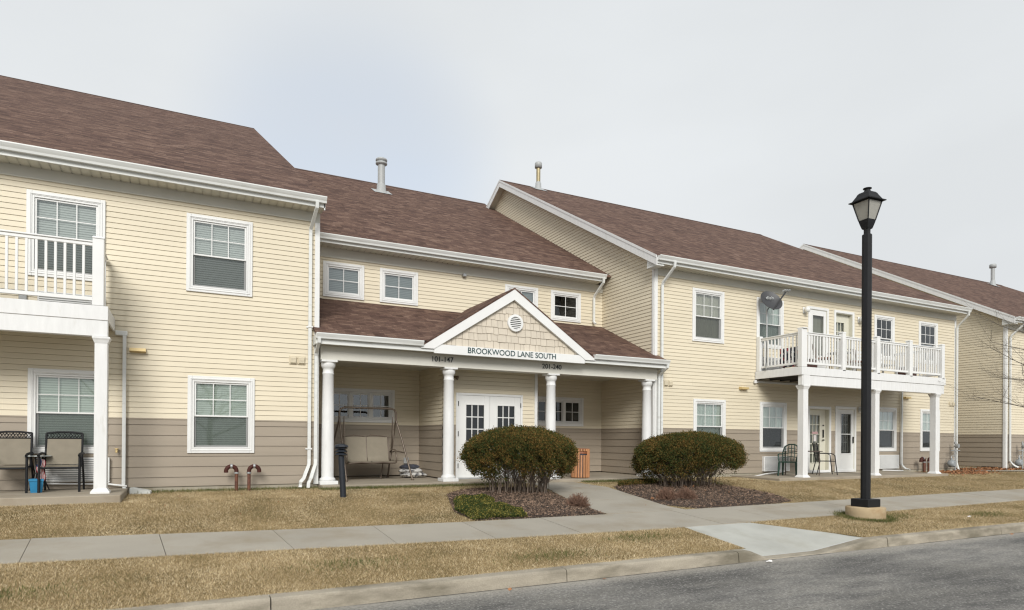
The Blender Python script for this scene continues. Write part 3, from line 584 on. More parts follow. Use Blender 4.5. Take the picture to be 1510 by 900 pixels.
# roof pieces -------------------------------------------------------
def slope_uv(mat): return lambda v: (v[0]*1.0+v[1]*.0007, math.hypot(0, 1)*(v[1])*1.147)
def gable_roof(parent, x0, x1, ye, ze, yr, zr, oh=0.0, thick=.05, back=True, rake_l=False, rake_r=False, rake_w=.24):
    s = (zr-ze)/(yr-ye)
    m = MB(); yb = yr+(yr-ye)
    a = [(x0, ye, ze), (x1, ye, ze), (x1, yr, zr), (x0, yr, zr)]
    m.poly(a); m.poly([(x0, yr, zr), (x1, yr, zr), (x1, yb, ze), (x0, yb, ze)])
    m.poly([(x0, ye, ze-thick), (x1, ye, ze-thick), (x1, ye, ze), (x0, ye, ze)])
    for x in (x0, x1):
        m.poly([(x, ye, ze), (x, yr, zr), (x, yr, zr-thick), (x, ye, ze-thick)]); m.poly([(x, yr, zr), (x, yb, ze), (x, yb, ze-thick), (x, yr, zr-thick)])
    k = math.sqrt(1+s*s)
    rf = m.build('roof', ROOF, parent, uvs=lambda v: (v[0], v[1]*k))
    rc = MB(); rc.mesh([(x0, yr-.14, zr-.14*s+.012), (x0, yr, zr+.016), (x0, yr+.14, zr-.14*s+.012), (x1, yr-.14, zr-.14*s+.012), (x1, yr, zr+.016), (x1, yr+.14, zr-.14*s+.012)], [(0, 3, 4, 1), (1, 4, 5, 2)])
    rc.build('ridge_cap', pmat('ridge_shingle', (0.10, 0.062, 0.048), 0.95, var=.2, scale=4), rf)
    for flag, x, d in ((rake_l, x0, 1), (rake_r, x1, -1)):
        if not flag: continue
        b = MB(); t = .03
        for q0, q1 in (((ye, ze), (yr, zr)), ((yr, zr), (yb, ze))):
            o = -.006
            pts = [(x-d*.012, q0[0], q0[1]+o), (x-d*.012, q1[0], q1[1]+o), (x-d*.012, q1[0], q1[1]+o-rake_w), (x-d*.012, q0[0], q0[1]+o-rake_w)]
            b.prism(pts, (d*t, 0, 0))
        b.build('rake_board', WHITE2, rf)
        b = MB()
        for q0, q1 in (((ye, ze), (yr, zr)), ((yr, zr), (yb, ze))):
            pts = [(x-d*.024, q0[0], q0[1]+.003), (x-d*.024, q1[0], q1[1]+.003), (x-d*.024, q1[0], q1[1]-.07), (x-d*.024, q0[0], q0[1]-.07)]
            b.prism(pts, (d*.012, 0, 0))
        b.build('rake_trim', WHITE2, rf)
    return rf
def eave(rf, x0, x1, ye, ze, ywall, zsof, zfr=None, gut=True, vents=True, fz=None):
    """fascia, K-style gutter, vented soffit"""
    f = MB(); f.box(x0, x1, ye, ye+.03, zsof-.012, ze-.055); f.build('fascia', GUT, rf)
    if gut:
        g = MB(); yb = ye-.002; zt = ze-.012
        prof = [(yb, zt-.125), (yb-.075, zt-.125), (yb-.085, zt-.085), (yb-.105, zt-.055), (yb-.125, zt-.02), (yb-.125, zt), (yb-.112, zt), (yb-.112, zt-.012), (yb-.004, zt-.012), (yb, zt)]
        n = len(prof); vs = [(x, y, z) for x in (x0-.01, x1+.01) for y, z in prof]
        g.mesh(vs, [(k, (k+1) % n, n+(k+1) % n, n+k) for k in range(n)]+[tuple(range(n)), tuple(range(2*n-1, n-1, -1))])
        g.build('gutter', GUT, rf)
    s = MB()
    if vents:
        n = int((x1-x0)/.152); 
        for k in range(n):
            a = x0+(x1-x0)*k/n; b = x0+(x1-x0)*(k+1)/n
            s.poly([(a, ye+.03, zsof), (b-.02, ye+.03, zsof), (b-.02, ywall, zsof), (a, ywall, zsof)])
            s.poly([(b-.02, ye+.03, zsof+.012), (b, ye+.03, zsof+.012), (b, ywall, zsof+.012), (b-.02, ywall, zsof+.012)])
    else: s.poly([(x0, ye+.03, zsof), (x1, ye+.03, zsof), (x1, ywall, zsof), (x0, ywall, zsof)])
    s.poly([(x0, ye+.03, zsof+.03), (x1, ye+.03, zsof+.03), (x1, ywall, zsof+.03), (x0, ywall, zsof+.03)])
    s.build('soffit', CORR, rf)
def downspout(parent, pts, w=.065, d=.05, m=None, name='downspout'):
    mb = MB(); pts = [Vector(p) for p in pts]
    vs = []
    for i, p in enumerate(pts):
        t = (pts[min(i+1, len(pts)-1)]-pts[max(i-1, 0)]).normalized()
        if abs(t.z) > .35: r = Vector((1, 0, 0)); q = t.cross(r).normalized(); r = q.cross(t)
        else: q = Vector((0, 0, 1)); r = t.cross(q).normalized()
        if abs(t.z) > .35 and abs(t.x) > .3: r = Vector((0, 1, 0)); q = t.cross(r).normalized(); vs += [p+q*a*w/2+r*b*d/2 for a, b in ((-1, -1), (1, -1), (1, 1), (-1, 1))]; continue
        vs += [p+r*a*w/2+q*b*d/2 for a, b in ((-1, -1), (1, -1), (1, 1), (-1, 1))]
    n = len(pts)
    fs = [(i*4+k, i*4+(k+1) % 4, i*4+4+(k+1) % 4, i*4+4+k) for i in range(n-1) for k in range(4)]+[(3, 2, 1, 0), tuple(range(4*n-4, 4*n))]
    mb.mesh(vs, fs)
    o = mb.build(name, m or GUT, parent)
    zs = [p.z for p in pts]
    return o
def corner_board(parent, x, y, z0, z1, w=.09):
    m = MB(); m.bbox(x-w, x+.012, y-.03, y-.0005, z0, z1, .004); m.bbox(x-.018, x+.014, y+.0005, y+w, z0, z1, .004)
    return m.build('corner_board', WHITE, parent)
def frieze(parent, x0, x1, Y, z0, z1):
    m = MB(); m.bbox(x0, x1, Y-.028, Y+.01, z0, z1, .004); m.box(x0, x1, Y-.036, Y-.0285, z0, z0+.02)
    return m.build('frieze_board', CREAM, parent)
def foundation(parent, x0, x1, Y, z0=-.5, z1=-.001, side=None):
    m = MB(); m.box(x0, x1, Y+.012, Y+.3, z0, z1)
    return m.build('foundation', FOUND, parent)
def hood_vent(parent, x, z, Y, n=2):
    m = MB()
    for k in range(n):
        a = x+k*.17; m.bbox(a, a+.155, Y-.03, Y, z-.09, z+.09, .006); m.bbox(a+.015, a+.14, Y-.06, Y-.031, z-.07, z+.06, .01)
        for j in range(4): m.box(a+.025, a+.13, Y-.064, Y-.0605, z-.055+j*.028, z-.045+j*.028)
    return m.build('wall_vent', pmat('cream_vent', (0.62, 0.55, 0.41), .5, var=.03), parent)
def wall_lamp(parent, x, z, Y, w=.26):
    m = MB(); m.prism([(x-w/2, Y, z+.04), (x-w/2, Y-.11, z+.025), (x-w/2, Y-.12, z-.03), (x-w/2, Y, z-.05)], (w, 0, 0))
    return m.build('wall_light', BRASS, parent)
def globe_lamp(parent, x, z, Y):
    m = MB(); m.bbox(x-.06, x+.06, Y-.02, Y, z-.1, z+.1, .01); m.tube([(x, Y-.02, z+.03), (x, Y-.09, z+.05)], .018)
    o = m.build('porch_light', WHITE, parent)
    g = MB(); g.lathe((x, Y-.13, z), [(0, -.095), (.05, -.085), (.088, -.04), (.092, 0), (.08, .05), (.05, .085), (.035, .10), (0, .105)], 16); g.build('globe', GLOBE, o)
    return o
def ptac(parent, x0, x1, z0, z1, Y, rows=10):
    m = MB(); m.bbox(x0, x1, Y-.10, Y, z0, z1, .01); o = m.build('air_conditioner', WHITE, parent)
    s = MB(); h = (z1-z0-.05)/rows
    for k in range(rows): s.box(x0+.03, x1-.03, Y-.112, Y-.1005, z0+.025+k*h, z0+.025+k*h+h*.55)
    s.build('louvres', WHITE, o)
    b = MB(); b.poly([(x0+.025, Y-.1004, z0+.02), (x1-.025, Y-.1004, z0+.02), (x1-.025, Y-.1004, z1-.02), (x0+.025, Y-.1004, z1-.02)]); b.build('grille_back', pmat('louvre_shadow_gap', (0.30, 0.31, 0.31), .7), o)
    return o
def square_column(parent, x, y, z0, z1, w=.2):
    m = MB(); m.bbox(x-w/2, x+w/2, y-w/2, y+w/2, z0, z1, .008)
    m.lathe((x, y, z0), [((w/2+.045)*1.414, 0), ((w/2+.045)*1.414, .03), ((w/2+.03)*1.414, .05), ((w/2+.004)*1.414, .085)], 4, False, math.pi/4)
    m.lathe((x, y, z1), [((w/2+.004)*1.414, -.11), ((w/2+.02)*1.414, -.06), ((w/2+.035)*1.414, -.03), ((w/2+.035)*1.414, -.002)], 4, False, math.pi/4)
    return m.build('column', WHITE2, parent)
def roof_vent(parent, x, y, z, h, r, m=None, capr=None, storm=True):
    mm = MB(); capr = capr or r*1.6
    mm.tube([(x, y, z-.25), (x, y, z+h)], r, 16)
    o = mm.build('roof_vent', m or PALEM, parent)
    f = MB(); f.lathe((x, y, z), [(r+.13, -.16), (r+.11, -.08), (r+.045, .02), (r+.03, .24), (r+.012, .26), (r+.012, .28)], 14)
    f.mesh([(x-r-.2, y-.34, z-.17), (x+r+.2, y-.34, z-.17), (x+r+.2, y+.22, z+.14), (x-r-.2, y+.22, z+.14)], [(0, 1, 2, 3)])
    f.build('flashing', PALEM, o)
    c = MB()
    if storm: c.lathe((x, y, z+h), [(r, -.06), (capr, -.03), (capr, .03), (r*1.2, .05), (r*1.2, .075), (capr, .09), (capr, .15), (capr*.9, .17), (0, .18)], 18)
    else: c.lathe((x, y, z+h), [(r, -.03), (capr, -.02), (capr, .16), (capr*.85, .2), (0, .21)], 18)
    c.build('cap', PALEM, o)
    return o

def right_gable(parent, rf, X, ry, rz):
    sl = (rz-5.965)/(ry-13.80); yb = 2*ry-13.80; zt = lambda y: 5.965+sl*(y-13.80)
    m = MB(); P = sideW(X-.022, 1); ul = lambda z: max(14.25, 13.80+(z-5.90)/sl); ur = lambda z: 2*ry-ul(z)
    siding(m, P, None, 14.3, yb, ZT+.012, rz-.10, PY, ZT+.012, .013, (), ul, ur); m.build('gable_wall', YEL, parent)
    t = MB(); siding(t, P, None, 14.3, yb-.5, 0, ZT-.012, PT, ZT-.012-.10-PT*8, .016); t.build('lower_siding', TAU, parent)
    b = MB()
    for q0, q1 in (((13.80, 5.965), (ry, rz)), ((ry, rz), (yb, 5.965))):
        b.prism([(X+.002, q0[0], q0[1]-.03), (X+.002, q1[0], q1[1]-.03), (X+.002, q1[0], q1[1]-.26), (X+.002, q0[0], q0[1]-.26)], (.022, 0, 0))
    b.build('rake_board', WHITE2, rf)
# ================================================================== LEFT APARTMENT WING
YF = 14.25; YE = 13.80; RY = 23.6; RZ = 11.46; RE = 5.965; SL = (RZ-RE)/(RY-YE)
RY1 = 29.4; RZ1 = 14.05
B1 = thing('apartment_wing', 'yellow two-storey wing with white balcony at the left edge of the photo', 'building', (-4, 19, 0), 'wings of the apartment complex')
XL = 2.6
WU = [(-2.50, -1.30), (0.05, 1.26)]
ops = []
for (x0, x1), bk in zip(WU, ('blind', 'blind')):
    _, o = window(B1, x0, x1, 3.83, 5.36, YF, 'dh', bk, label='upstairs window with grey blinds'); ops.append(o)
for (x0, x1), bk in zip([(-2.46, -1.24), (0.09, 1.32)], ('blind2', 'blind2')):
    _, o = window(B1, x0, x1, .645, 2.175, YF, 'dh', bk, label='ground floor window with pale blinds'); ops.append(o)
# windows and door farther left, out of frame, are part of the same facade
wall = wall_pair(B1, front(YF), -14, XL-.07, ZF+.2, ops)
corner_board(B1, XL-.012, YF, -.02, ZF)
frieze(B1, -14, XL, YF, ZF, 5.77)
foundation(B1, -14, XL-.01, YF)
m = MB(); m.box(-14, XL-.06, YF+.9, 44.4, -.2, 5.75); m.build('inner_wall', YEL, B1)
rf = gable_roof(B1, -14.2, XL+.03, YE, RE, RY1, RZ1)
right_gable(B1, rf, XL, RY1, RZ1)
eave(rf, -14.2, XL+.03, YE, RE, YF, 5.765)
hood_vent(B1, 1.99, 2.60, YF)
wall_lamp(B1, -.76, 2.61, YF-.013, .27)
# hose bib
m = MB(); m.tube([(-1.09, YF-.02, .72), (-1.09, YF-.09, .71), (-1.09, YF-.11, .66)], [.022, .02, .016], 8); m.lathe((-1.09, YF-.075, .73), [(.035, 0), (.035, .012), (0, .014)], 8)
m.build('hose_tap', BRASS, B1)
downspout(B1, [(2.45, 13.72, 5.84), (2.45, 13.74, 5.72), (2.395, 14.15, 5.38), (2.395, 14.17, 5.30), (2.395, 14.17, .52), (2.39, 14.15, .40), (2.27, 14.05, .12), (2.20, 14.0, .05), (2.19, 13.99, -.06)])
m = MB()
for z in (.72, 3.3): m.box(2.33, 2.46, YF-.035, YF-.012, z, z+.03); m.box(2.34, 2.45, 14.13, 14.14, z, z+.03)
m.build('downspout_bracket', WHITE, B1)
# balcony with columns
bal = MB(); YB = 12.95; XB = -1.135; FZ = 3.175
for k in range(9): bal.box(-9, XB-.012, YB+.02+k*.138, YB+.152+k*.138, FZ-.03, FZ)
B = bal.build('balcony', pmat('weathered_deck', (0.25, 0.235, 0.21), .8, var=.15, stretch=(.3, 6, 1)), B1)
m = MB(); m.bbox(-9, XB, YB, YB+.035, FZ-.245, FZ-.004, .006); m.bbox(-9, XB-.004, YB+.012, YB+.16, FZ-.52, FZ-.248, .006)
m.bbox(XB-.036, XB-.002, YB+.036, YF-.03, FZ-.245, FZ-.006, .006)
m.box(-9, XB-.04, YB+.17, YF-.02, FZ-.10, FZ-.06)
m.build('deck_fascia', WHITE2, B)
square_column(B, -1.235, YB+.12, -.01, FZ-.52, .19)
square_column(B, -4.6, YB+.12, -.01, FZ-.52, .19)
m = MB(); m.bbox(-1.37, -1.20, YB+.015, YB+.17, FZ+.002, FZ+1.14, .008); m.lathe((-1.285, YB+.0925, FZ+1.14), [(.125, 0), (.125, .018), (.10, .035), (0, .04)], 4, False, math.pi/4); m.build('railing_post', WHITE, B)
def rail(parent, x0, x1, y, z, h=1.0, sp=.128, xdir=True, bw=.038):
    m = MB()
    def bx(a, b, w, z0, z1, e=.006): (m.bbox(a, b, y-w/2, y+w/2, z0, z1, e) if xdir else m.bbox(y-w/2, y+w/2, a, b, z0, z1, e))
    bx(x0, x1, .085, z+h-.028, z+h); bx(x0, x1, .045, z+h-.085, z+h-.0285); bx(x0, x1, .045, z+.085, z+.15)
    n = max(1, int(round((x1-x0)/sp)))
    for k in range(1, n):
        c = x0+(x1-x0)*k/n; bx(c-bw/2, c+bw/2, bw, z+.151, z+h-.086, .004)
    return m.build('railing', WHITE, parent)
rail(B, -4.5, -1.371, YB+.09, FZ, 1.10, .133)
rail(B, YB+.171, YF-.05, -1.29, FZ, 1.10, .16, False)
m = MB(); m.bbox(XB+.004, -.93, YF-.085, YF-.015, 2.86, 2.95, .01); m.build('scupper_gutter', GUT, B)
downspout(B1, [(-.975, 14.18, 2.86), (-.975, 14.18, .03), (-.95, 14.13, -.02)], .058, .05)
ptac(B1, -2.32, -1.30, 3.17, 3.56, YF, 9)
m = MB(); m.bbox(-2.60, -2.48, YF-.05, YF, 3.32, 3.50, .01); m.build('outlet_box', PALEM, B1)
ptac(B1, -2.34, -1.20, .13, .57, YF, 10)
m = MB(); m.tube([(-2.3, 14.17, .11), (-1.25, 14.17, .075), (-1.2, 14.17, .13)], .017, 8); m.tube([(-1.22, 14.17, .075), (-.92, 14.15, .03)], .019, 8); m.build('condensate_pipe', WHITE, B1)
# patio slab
m = MB(); m.bbox(-9, -.90, 12.50, YF+.01, -.42, -.008, .012); tag(m.build('patio_slab', SLAB), kind='structure')

# ================================================================== ENTRANCE WING (set back, with the porch)
YM = 16.78; XR = 11.67; MY = 25.7; MZ = 11.22; ME = 5.99; YME = 16.3
B2 = thing('entrance_wing', 'set-back middle wing with small square windows above the porch roof', 'building', (7, 20, 0), 'wings of the apartment complex')
ops = []
for x0, x1, bk in ((3.14, 4.19, 'blind3'), (4.60, 5.65, 'blind3'), (8.27, 9.36, 'blind3'), (9.80, 10.86, 'none')):
    _, o = window(B2, x0, x1, 4.55, 5.45, YM, 1, bk, label='small four-pane window above the porch'); ops.append(o)
for x0, x1, bk, lb in ((3.22, 5.02, 'none', 'triple porch window behind the swing'), (9.02, 10.98, 'none', 'dark triple porch window behind the bench')):
    _, o = window(B2, x0, x1, 1.38, 2.25, YM, 3, bk, label=lb); ops.append(o)
w2 = wall_pair(B2, front(YM), XL, XR, ZF+.2, ops)
frieze(B2, XL+.005, XR-.005, YM, ZF-.01, 5.80)
rf2 = gable_roof(B2, XL+.035, XR-.003, YME, ME, MY, MZ)
eave(rf2, XL+.035, XR-.25, YME, ME, YM, 5.795)
m = MB(); m.bbox(6.93, 7.03, YM-.12, YM, 5.49, 5.58, .01); m.build('security_camera', GREYM, B2)
downspout(B2, [(11.34, 16.22, 5.88), (11.34, 16.24, 5.74), (11.30, 16.64, 5.42), (11.30, 16.69, 5.35), (11.30, 16.69, 4.62), (11.30, 16.60, 4.54)])
roof_vent(B2, 6.62, 24.0, ME+(24.0-YME)*((MZ-ME)/(MY-YME)), 1.05, .135, capr=.215)
# vestibule
YV = 15.0; VX0, VX1 = 5.72, 8.36
dops = [(6.06, 7.93, -.05, 2.12)]
vw = wall_pair(B2, front(YV), VX0, VX1, 3.0, dops, label='yellow clapboard around the entrance doors')
wall_pair(B2, sideW(VX0), YV, YM, 3.0, (), label='left side wall of the vestibule')
m = MB(); m.box(VX0+.003, VX1-.003, YV+.35, YM, .0, 3.0); m.build('vestibule_core', YEL, B2)
corner_board(B2, VX1, YV, 0, 2.95, .07)
m = MB(); m.poly([(VX1+.012, YV+.07, 0), (VX1+.012, YM, 0), (VX1+.012, YM, 3), (VX1+.012, YV+.07, 3)]); m.build('vestibule_side', YEL, B2)
# double door
D = MB(); rect_ring(D, 6.06, 7.93, -.06, 2.12, .055, YV-.03, YV+.03); d0 = D.build('entrance_door_frame', WHITE, B2)
def lite_door(parent, x0, x1, z0, z1, Y, lx0, lx1, lz0, lz1, cols, rows, m=DOORW, name='door', gm=GLASSD, back=DARK, depth=.3):
    d = MB()
    d.bbox(x0, lx0, Y, Y+.045, z0, z1, .004); d.bbox(lx1, x1, Y, Y+.045, z0, z1, .004)
    d.box(lx0, lx1, Y+.001, Y+.045, lz1, z1-.001); d.box(lx0, lx1, Y+.001, Y+.045, z0+.001, lz0)
    o = d.build(name, m, parent)
    t = MB(); rect_ring(t, lx0-.025, lx1+.025, lz0-.025, lz1+.025, .03, Y-.012, Y-.0005, .003); t.build('lite_trim', m, o)
    g = MB(); g.poly([(lx0, Y+.02, lz0), (lx1, Y+.02, lz0), (lx1, Y+.02, lz1), (lx0, Y+.02, lz1)]); g.build('pane', gm, o)
    q = MB()
    for k in range(1, cols): x = lx0+(lx1-lx0)*k/cols; q.box(x-.011, x+.011, Y+.004, Y+.016, lz0, lz1)
    for k in range(1, rows):
        z = lz0+(lz1-lz0)*k/rows
        for j in range(cols): q.box(lx0+(lx1-lx0)*j/cols+.011, lx0+(lx1-lx0)*(j+1)/cols-.011, Y+.005, Y+.015, z-.011, z+.011)
    if cols > 1: q.build('grille', m, o)
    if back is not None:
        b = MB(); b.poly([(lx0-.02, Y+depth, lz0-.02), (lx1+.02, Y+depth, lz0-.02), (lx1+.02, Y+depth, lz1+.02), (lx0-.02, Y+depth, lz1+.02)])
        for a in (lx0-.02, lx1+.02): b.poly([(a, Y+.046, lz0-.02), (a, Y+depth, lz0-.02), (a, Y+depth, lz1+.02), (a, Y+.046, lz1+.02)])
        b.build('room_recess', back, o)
    return o
for x0, x1, l0, l1, hx in ((6.118, 6.985, 6.33, 6.83, 6.14), (6.991, 7.872, 7.20, 7.70, 7.84)):
    o = lite_door(d0, x0, x1, .0, 2.063, YV-.012, l0, l1, .30, 1.83, 3, 5)
    h = MB()
    for z in (.3, 1.1, 1.85): h.tube([(hx-.02 if hx < 7 else hx+.02, YV-.03, z-.06), (hx-.02 if hx < 7 else hx+.02, YV-.03, z+.06)], .011, 6)
    h.tube([(6.93 if hx < 7 else 7.05, YV-.06, .85), (6.93 if hx < 7 else 7.05, YV-.06, 1.15)], .012, 6)
    for q in (.87, 1.13): h.tube([(6.93 if hx < 7 else 7.05, YV-.012, q), (6.93 if hx < 7 else 7.05, YV-.06, q)], .009, 6)
# (hardware belongs to the frame)
hb = MB()
for z in (.3, 1.1, 1.85): hb.tube([(6.118, YV-.03, z-.06), (6.118, YV-.03, z+.06)], .011, 6); hb.tube([(7.872, YV-.03, z-.06), (7.872, YV-.03, z+.06)], .011, 6)
hb.build('hinges', BLKM, d0)
m = MB(); m.box(6.0, 8.0, YV-.16, YV-.031, -.03, -.006); m.build('threshold', GREYM, B2)
# twin flood lamp beside the door
m = MB(); m.tube([(5.93, YV, 2.50), (5.93, YV-.04, 2.50)], .05, 12); m.tube([(5.93, YV-.04, 2.50), (6.0, YV-.10, 2.50), (6.05, YV-.15, 2.47)], [.018, .03, .055], 10); m.tube([(5.93, YV-.04, 2.48), (5.90, YV-.10, 2.46), (5.88, YV-.16, 2.40)], [.018, .03, .055], 10)
m.build('flood_light', pmat('bronze_fixture', (.12, .085, .05), .5), B2)
m = MB(); m.bbox(5.28, 5.42, YM-.05, YM-.012, .30, .46, .01); m.build('outlet_box', PALEM, B2)

# porch: roof, gable, beam and round columns
PO = thing('entrance_porch', 'white porch with round columns and shingled gable over the entrance', 'porch', (7.1, 14.3, 0))
PYE, PZE, PZW = 13.85, 3.155, 4.50
ps = (PZW-PZE)/(YM-PYE); pk = math.sqrt(1+ps*ps)
PX0, PX1 = 2.47, 11.80
BX0, BX1 = 2.62, XR-.005
GX, GZ, GB, GH = 7.08, 4.58, 3.10, 2.28     # gable centre, peak, base, half width
YG = 13.86
gs = (GZ-GB)/GH
# main shed roof (two pieces either side of the gable plus the part behind it)
m = MB()
for x0, x1, ya in ((PX0, PX1, PYE),):
    pass
L_in, R_in = GX-GH+.02, GX+GH-.02
m.poly([(PX0, PYE, PZE), (L_in, PYE, PZE), (L_in, YF+.0, PZE+ps*(YF-PYE)), (PX0, YF+.0, PZE+ps*(YF-PYE))])
m.poly([(R_in, PYE, PZE), (PX1, PYE, PZE), (PX1, YF, PZE+ps*(YF-PYE)), (R_in, YF, PZE+ps*(YF-PYE))])
m.poly([(BX0-.0, YF, PZE+ps*(YF-PYE)), (L_in, YF, PZE+ps*(YF-PYE)), (L_in, YM, PZW), (BX0, YM, PZW)])
m.poly([(R_in, YF, PZE+ps*(YF-PYE)), (BX1, YF, PZE+ps*(YF-PYE)), (BX1, YM, PZW), (R_in, YM, PZW)])
m.poly([(L_in, YG+.05, PZE+ps*.05), (R_in, YG+.05, PZE+ps*.05), (R_in, YM, PZW), (L_in, YM, PZW)])
for a, b in ((PX0, L_in), (R_in, PX1)): m.poly([(a, PYE, PZE-.04), (b, PYE, PZE-.04), (b, PYE, PZE), (a, PYE, PZE)])
for x in (PX0, PX1): m.poly([(x, PYE, PZE-.05), (x, PYE, PZE), (x, YF, PZE+ps*(YF-PYE)), (x, YF, PZE+ps*(YF-PYE)-.05)])
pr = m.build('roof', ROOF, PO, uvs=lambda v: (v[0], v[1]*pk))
# cross gable roof planes running back to the wall
m = MB()
def yv(z): return PYE+(z-PZE)/ps    # where the shed roof reaches height z
for sg in (-1, 1):
    e = (GX+sg*(GH+.06), GB-.06*gs)
    yb_pk = YM
    pts = [(GX+sg*(GH+.06), YG-.05, GB-.04), (GX, YG-.05, GZ+.02), (GX, YM, GZ+.02), (GX+sg*(GZ-PZW)/gs, YM, PZW+.01), (GX+sg*(GH+.06), PYE, GB-.04)]
    m.poly(pts if sg > 0 else pts[::-1])
    q = [(GX+sg*(GH+.06), YG-.05, GB-.04), (GX, YG-.05, GZ+.02), (GX, YG-.05, GZ-.02), (GX+sg*(GH+.06), YG-.05, GB-.08)]
    m.poly(q)
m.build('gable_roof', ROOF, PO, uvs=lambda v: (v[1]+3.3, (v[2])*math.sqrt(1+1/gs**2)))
# shake-clad pediment
m = MB(); SH = .172; zz = GB+.01; r2 = random.Random(4); row = 0
def bnd(z): return max(0, (GZ-.06-z)/gs-.02)
while bnd(zz) > .05:
    x = -bnd(zz)-.2*r2.random()
    while x < bnd(zz):
        wd = r2.choice((.10, .13, .16, .2, .24)); a = x+.004; b = x+wd-.004; dz = r2.uniform(-.012, .014)
        a_, b_ = max(a, -bnd(zz)), min(b, bnd(zz))
        if b_-a_ > .01:
            zt = zz+SH+.03; za = min(zt, GZ-.06-abs(a_)*gs+.02); zb = min(zt, GZ-.06-abs(b_)*gs+.02)
            f = .022+r2.uniform(-.003, .004)
            z0 = zz+dz; y0 = YG+.05-f; y1 = YG+.046
            if min(za, zb) > z0+.005:
                tops = [(a_, za)]+([(0, min(zt, GZ-.06+.02))] if a_ < 0 < b_ else [])+[(b_, zb)]
                fl = lambda z: y0+(y1-y0)*(z-z0)/(SH+.03)
                P = [(GX+a_, y0, z0), (GX+b_, y0, z0)]+[(GX+px, fl(pz), pz) for px, pz in tops[::-1]]
                m.poly(P); m.poly([(GX+a_, YG+.05, z0), (GX+b_, YG+.05, z0), (GX+b_, y0, z0), (GX+a_, y0, z0)])
                m.poly([(GX+a_, y0, z0), (GX+a_, fl(za), za), (GX+a_, YG+.05, za), (GX+a_, YG+.05, z0)]); m.poly([(GX+b_, y0, z0), (GX+b_, YG+.05, z0), (GX+b_, YG+.05, zb), (GX+b_, fl(zb), zb)])
        x += wd
    zz += SH; row += 1
m.build('pediment', SHAKE, PO)
m = MB(); m.poly([(GX-GH, YG+.052, GB-.02), (GX+GH, YG+.052, GB-.02), (GX, YG+.052, GZ-.02)]); m.build('pediment_backing', pmat('shake_gap', (.18, .16, .13), .9), PO)
# rake boards of the gable
m = MB(); wv = .235
for sg in (-1, 1):
    a = (GX+sg*(GH+.07), GB-.07*gs-.0); 
    pts = [(GX+sg*(GH+.06), YG-.045, GB-.045), (GX, YG-.045, GZ+.015), (GX, YG-.045, GZ+.015-wv*1.22), (GX+sg*(GH-.25), YG-.045, GB-.105), (GX+sg*(GH+.06), YG-.045, GB-.105)]
    pts = [(p[0]+(.0004*sg if i in (1, 2) else 0), p[1], p[2]) for i, p in enumerate(pts)]
    m.prism(pts, (0, .07, 0))
m.build('rake_board', WHITE, PO)
# sign board and lettering
m = MB(); m.bbox(GX-GH+.26, GX+GH-.26, YG-.03, YG+.045, GB-.20, GB+.005, .004); sb = m.build('sign_board', WHITE, PO)
text_mesh('lettering', 'BROOKWOOD LANE SOUTH', .185, LETTER, sb, (7.06, YG-.036, GB-.088), .010, width=2.36)
# round louvred vent
m = MB(); C0 = (GX+.04, 3.76)
def ringpoly(r, n=32): return [(C0[0]+r*math.cos(2*math.pi*k/n), C0[1]+r*math.sin(2*math.pi*k/n)) for k in range(n)]
ro, ri = ringpoly(.205), ringpoly(.15); vs = [(x, YG-.03, z) for x, z in ro]+[(x, YG-.035, z) for x, z in ri]+[(x, YG+.045, z) for x, z in ro]+[(x, YG+.02, z) for x, z in ri]
n = 32; fs = []
for k in range(n): j = (k+1) % n; fs += [(k, j, n+j, n+k), (k, 2*n+k, 2*n+j, j), (n+k, n+j, 3*n+j, 3*n+k)]
m.mesh(vs, fs)
for k in range(6):
    z = C0[1]-.115+k*.046; h = math.sqrt(max(0, .15**2-(z-C0[1])**2))
    m.mesh([(C0[0]-h, YG-.028, z-.014), (C0[0]+h, YG-.028, z-.014), (C0[0]+h, YG+.0, z+.016), (C0[0]-h, YG+.0, z+.016)], [(0, 1, 2, 3)])
vo = m.build('gable_vent', WHITE, PO)
m = MB(); m.poly([(x, YG+.018, z) for x, z in ri]); m.build('vent_backing', pmat('vent_dark', (.10, .095, .085), .9), vo)
# fascia, gutters, beam
m = MB()
for a, b in ((PX0+.02, L_in-.05), (R_in+.05, PX1-.03)): m.box(a, b, PYE, PYE+.03, 2.93, PZE-.045)
m.box(L_in-.05, R_in+.05, PYE+.006, PYE+.026, 2.93, GB-.106)
m.box(PX1-.03, PX1-.008, PYE+.0, YF-.02, 2.93, PZE-.04); m.box(PX0+.0, PX0+.02, PYE+.0, YF-.02, 2.93, PZE-.04)
m.build('fascia', GUT, PO)
for a, b in ((PX0-.01, L_in-.03), (R_in+.03, PX1+.01)):
    g = MB(); yb = PYE-.002; zt = PZE-.006
    prof = [(yb, zt-.115), (yb-.07, zt-.115), (yb-.08, zt-.08), (yb-.095, zt-.05), (yb-.11, zt-.02), (yb-.11, zt), (yb-.1, zt), (yb-.1, zt-.012), (yb-.004, zt-.012), (yb, zt)]
    n = len(prof); vs = [(x, y, z) for x in (a, b) for y, z in prof]
    g.mesh(vs, [(k, (k+1) % n, n+(k+1) % n, n+k) for k in range(n)]+[tuple(range(n)), tuple(range(2*n-1, n-1, -1))]); g.build('gutter', GUT, PO)
YBm = 14.12
m = MB(); m.bbox(BX0, BX1, YBm, YBm+.34, 2.635, 2.945, .005); m.box(BX0, BX1, YBm-.006, YBm-.0005, 2.635, 2.66); bm_ = m.build('beam', CREAM, PO)
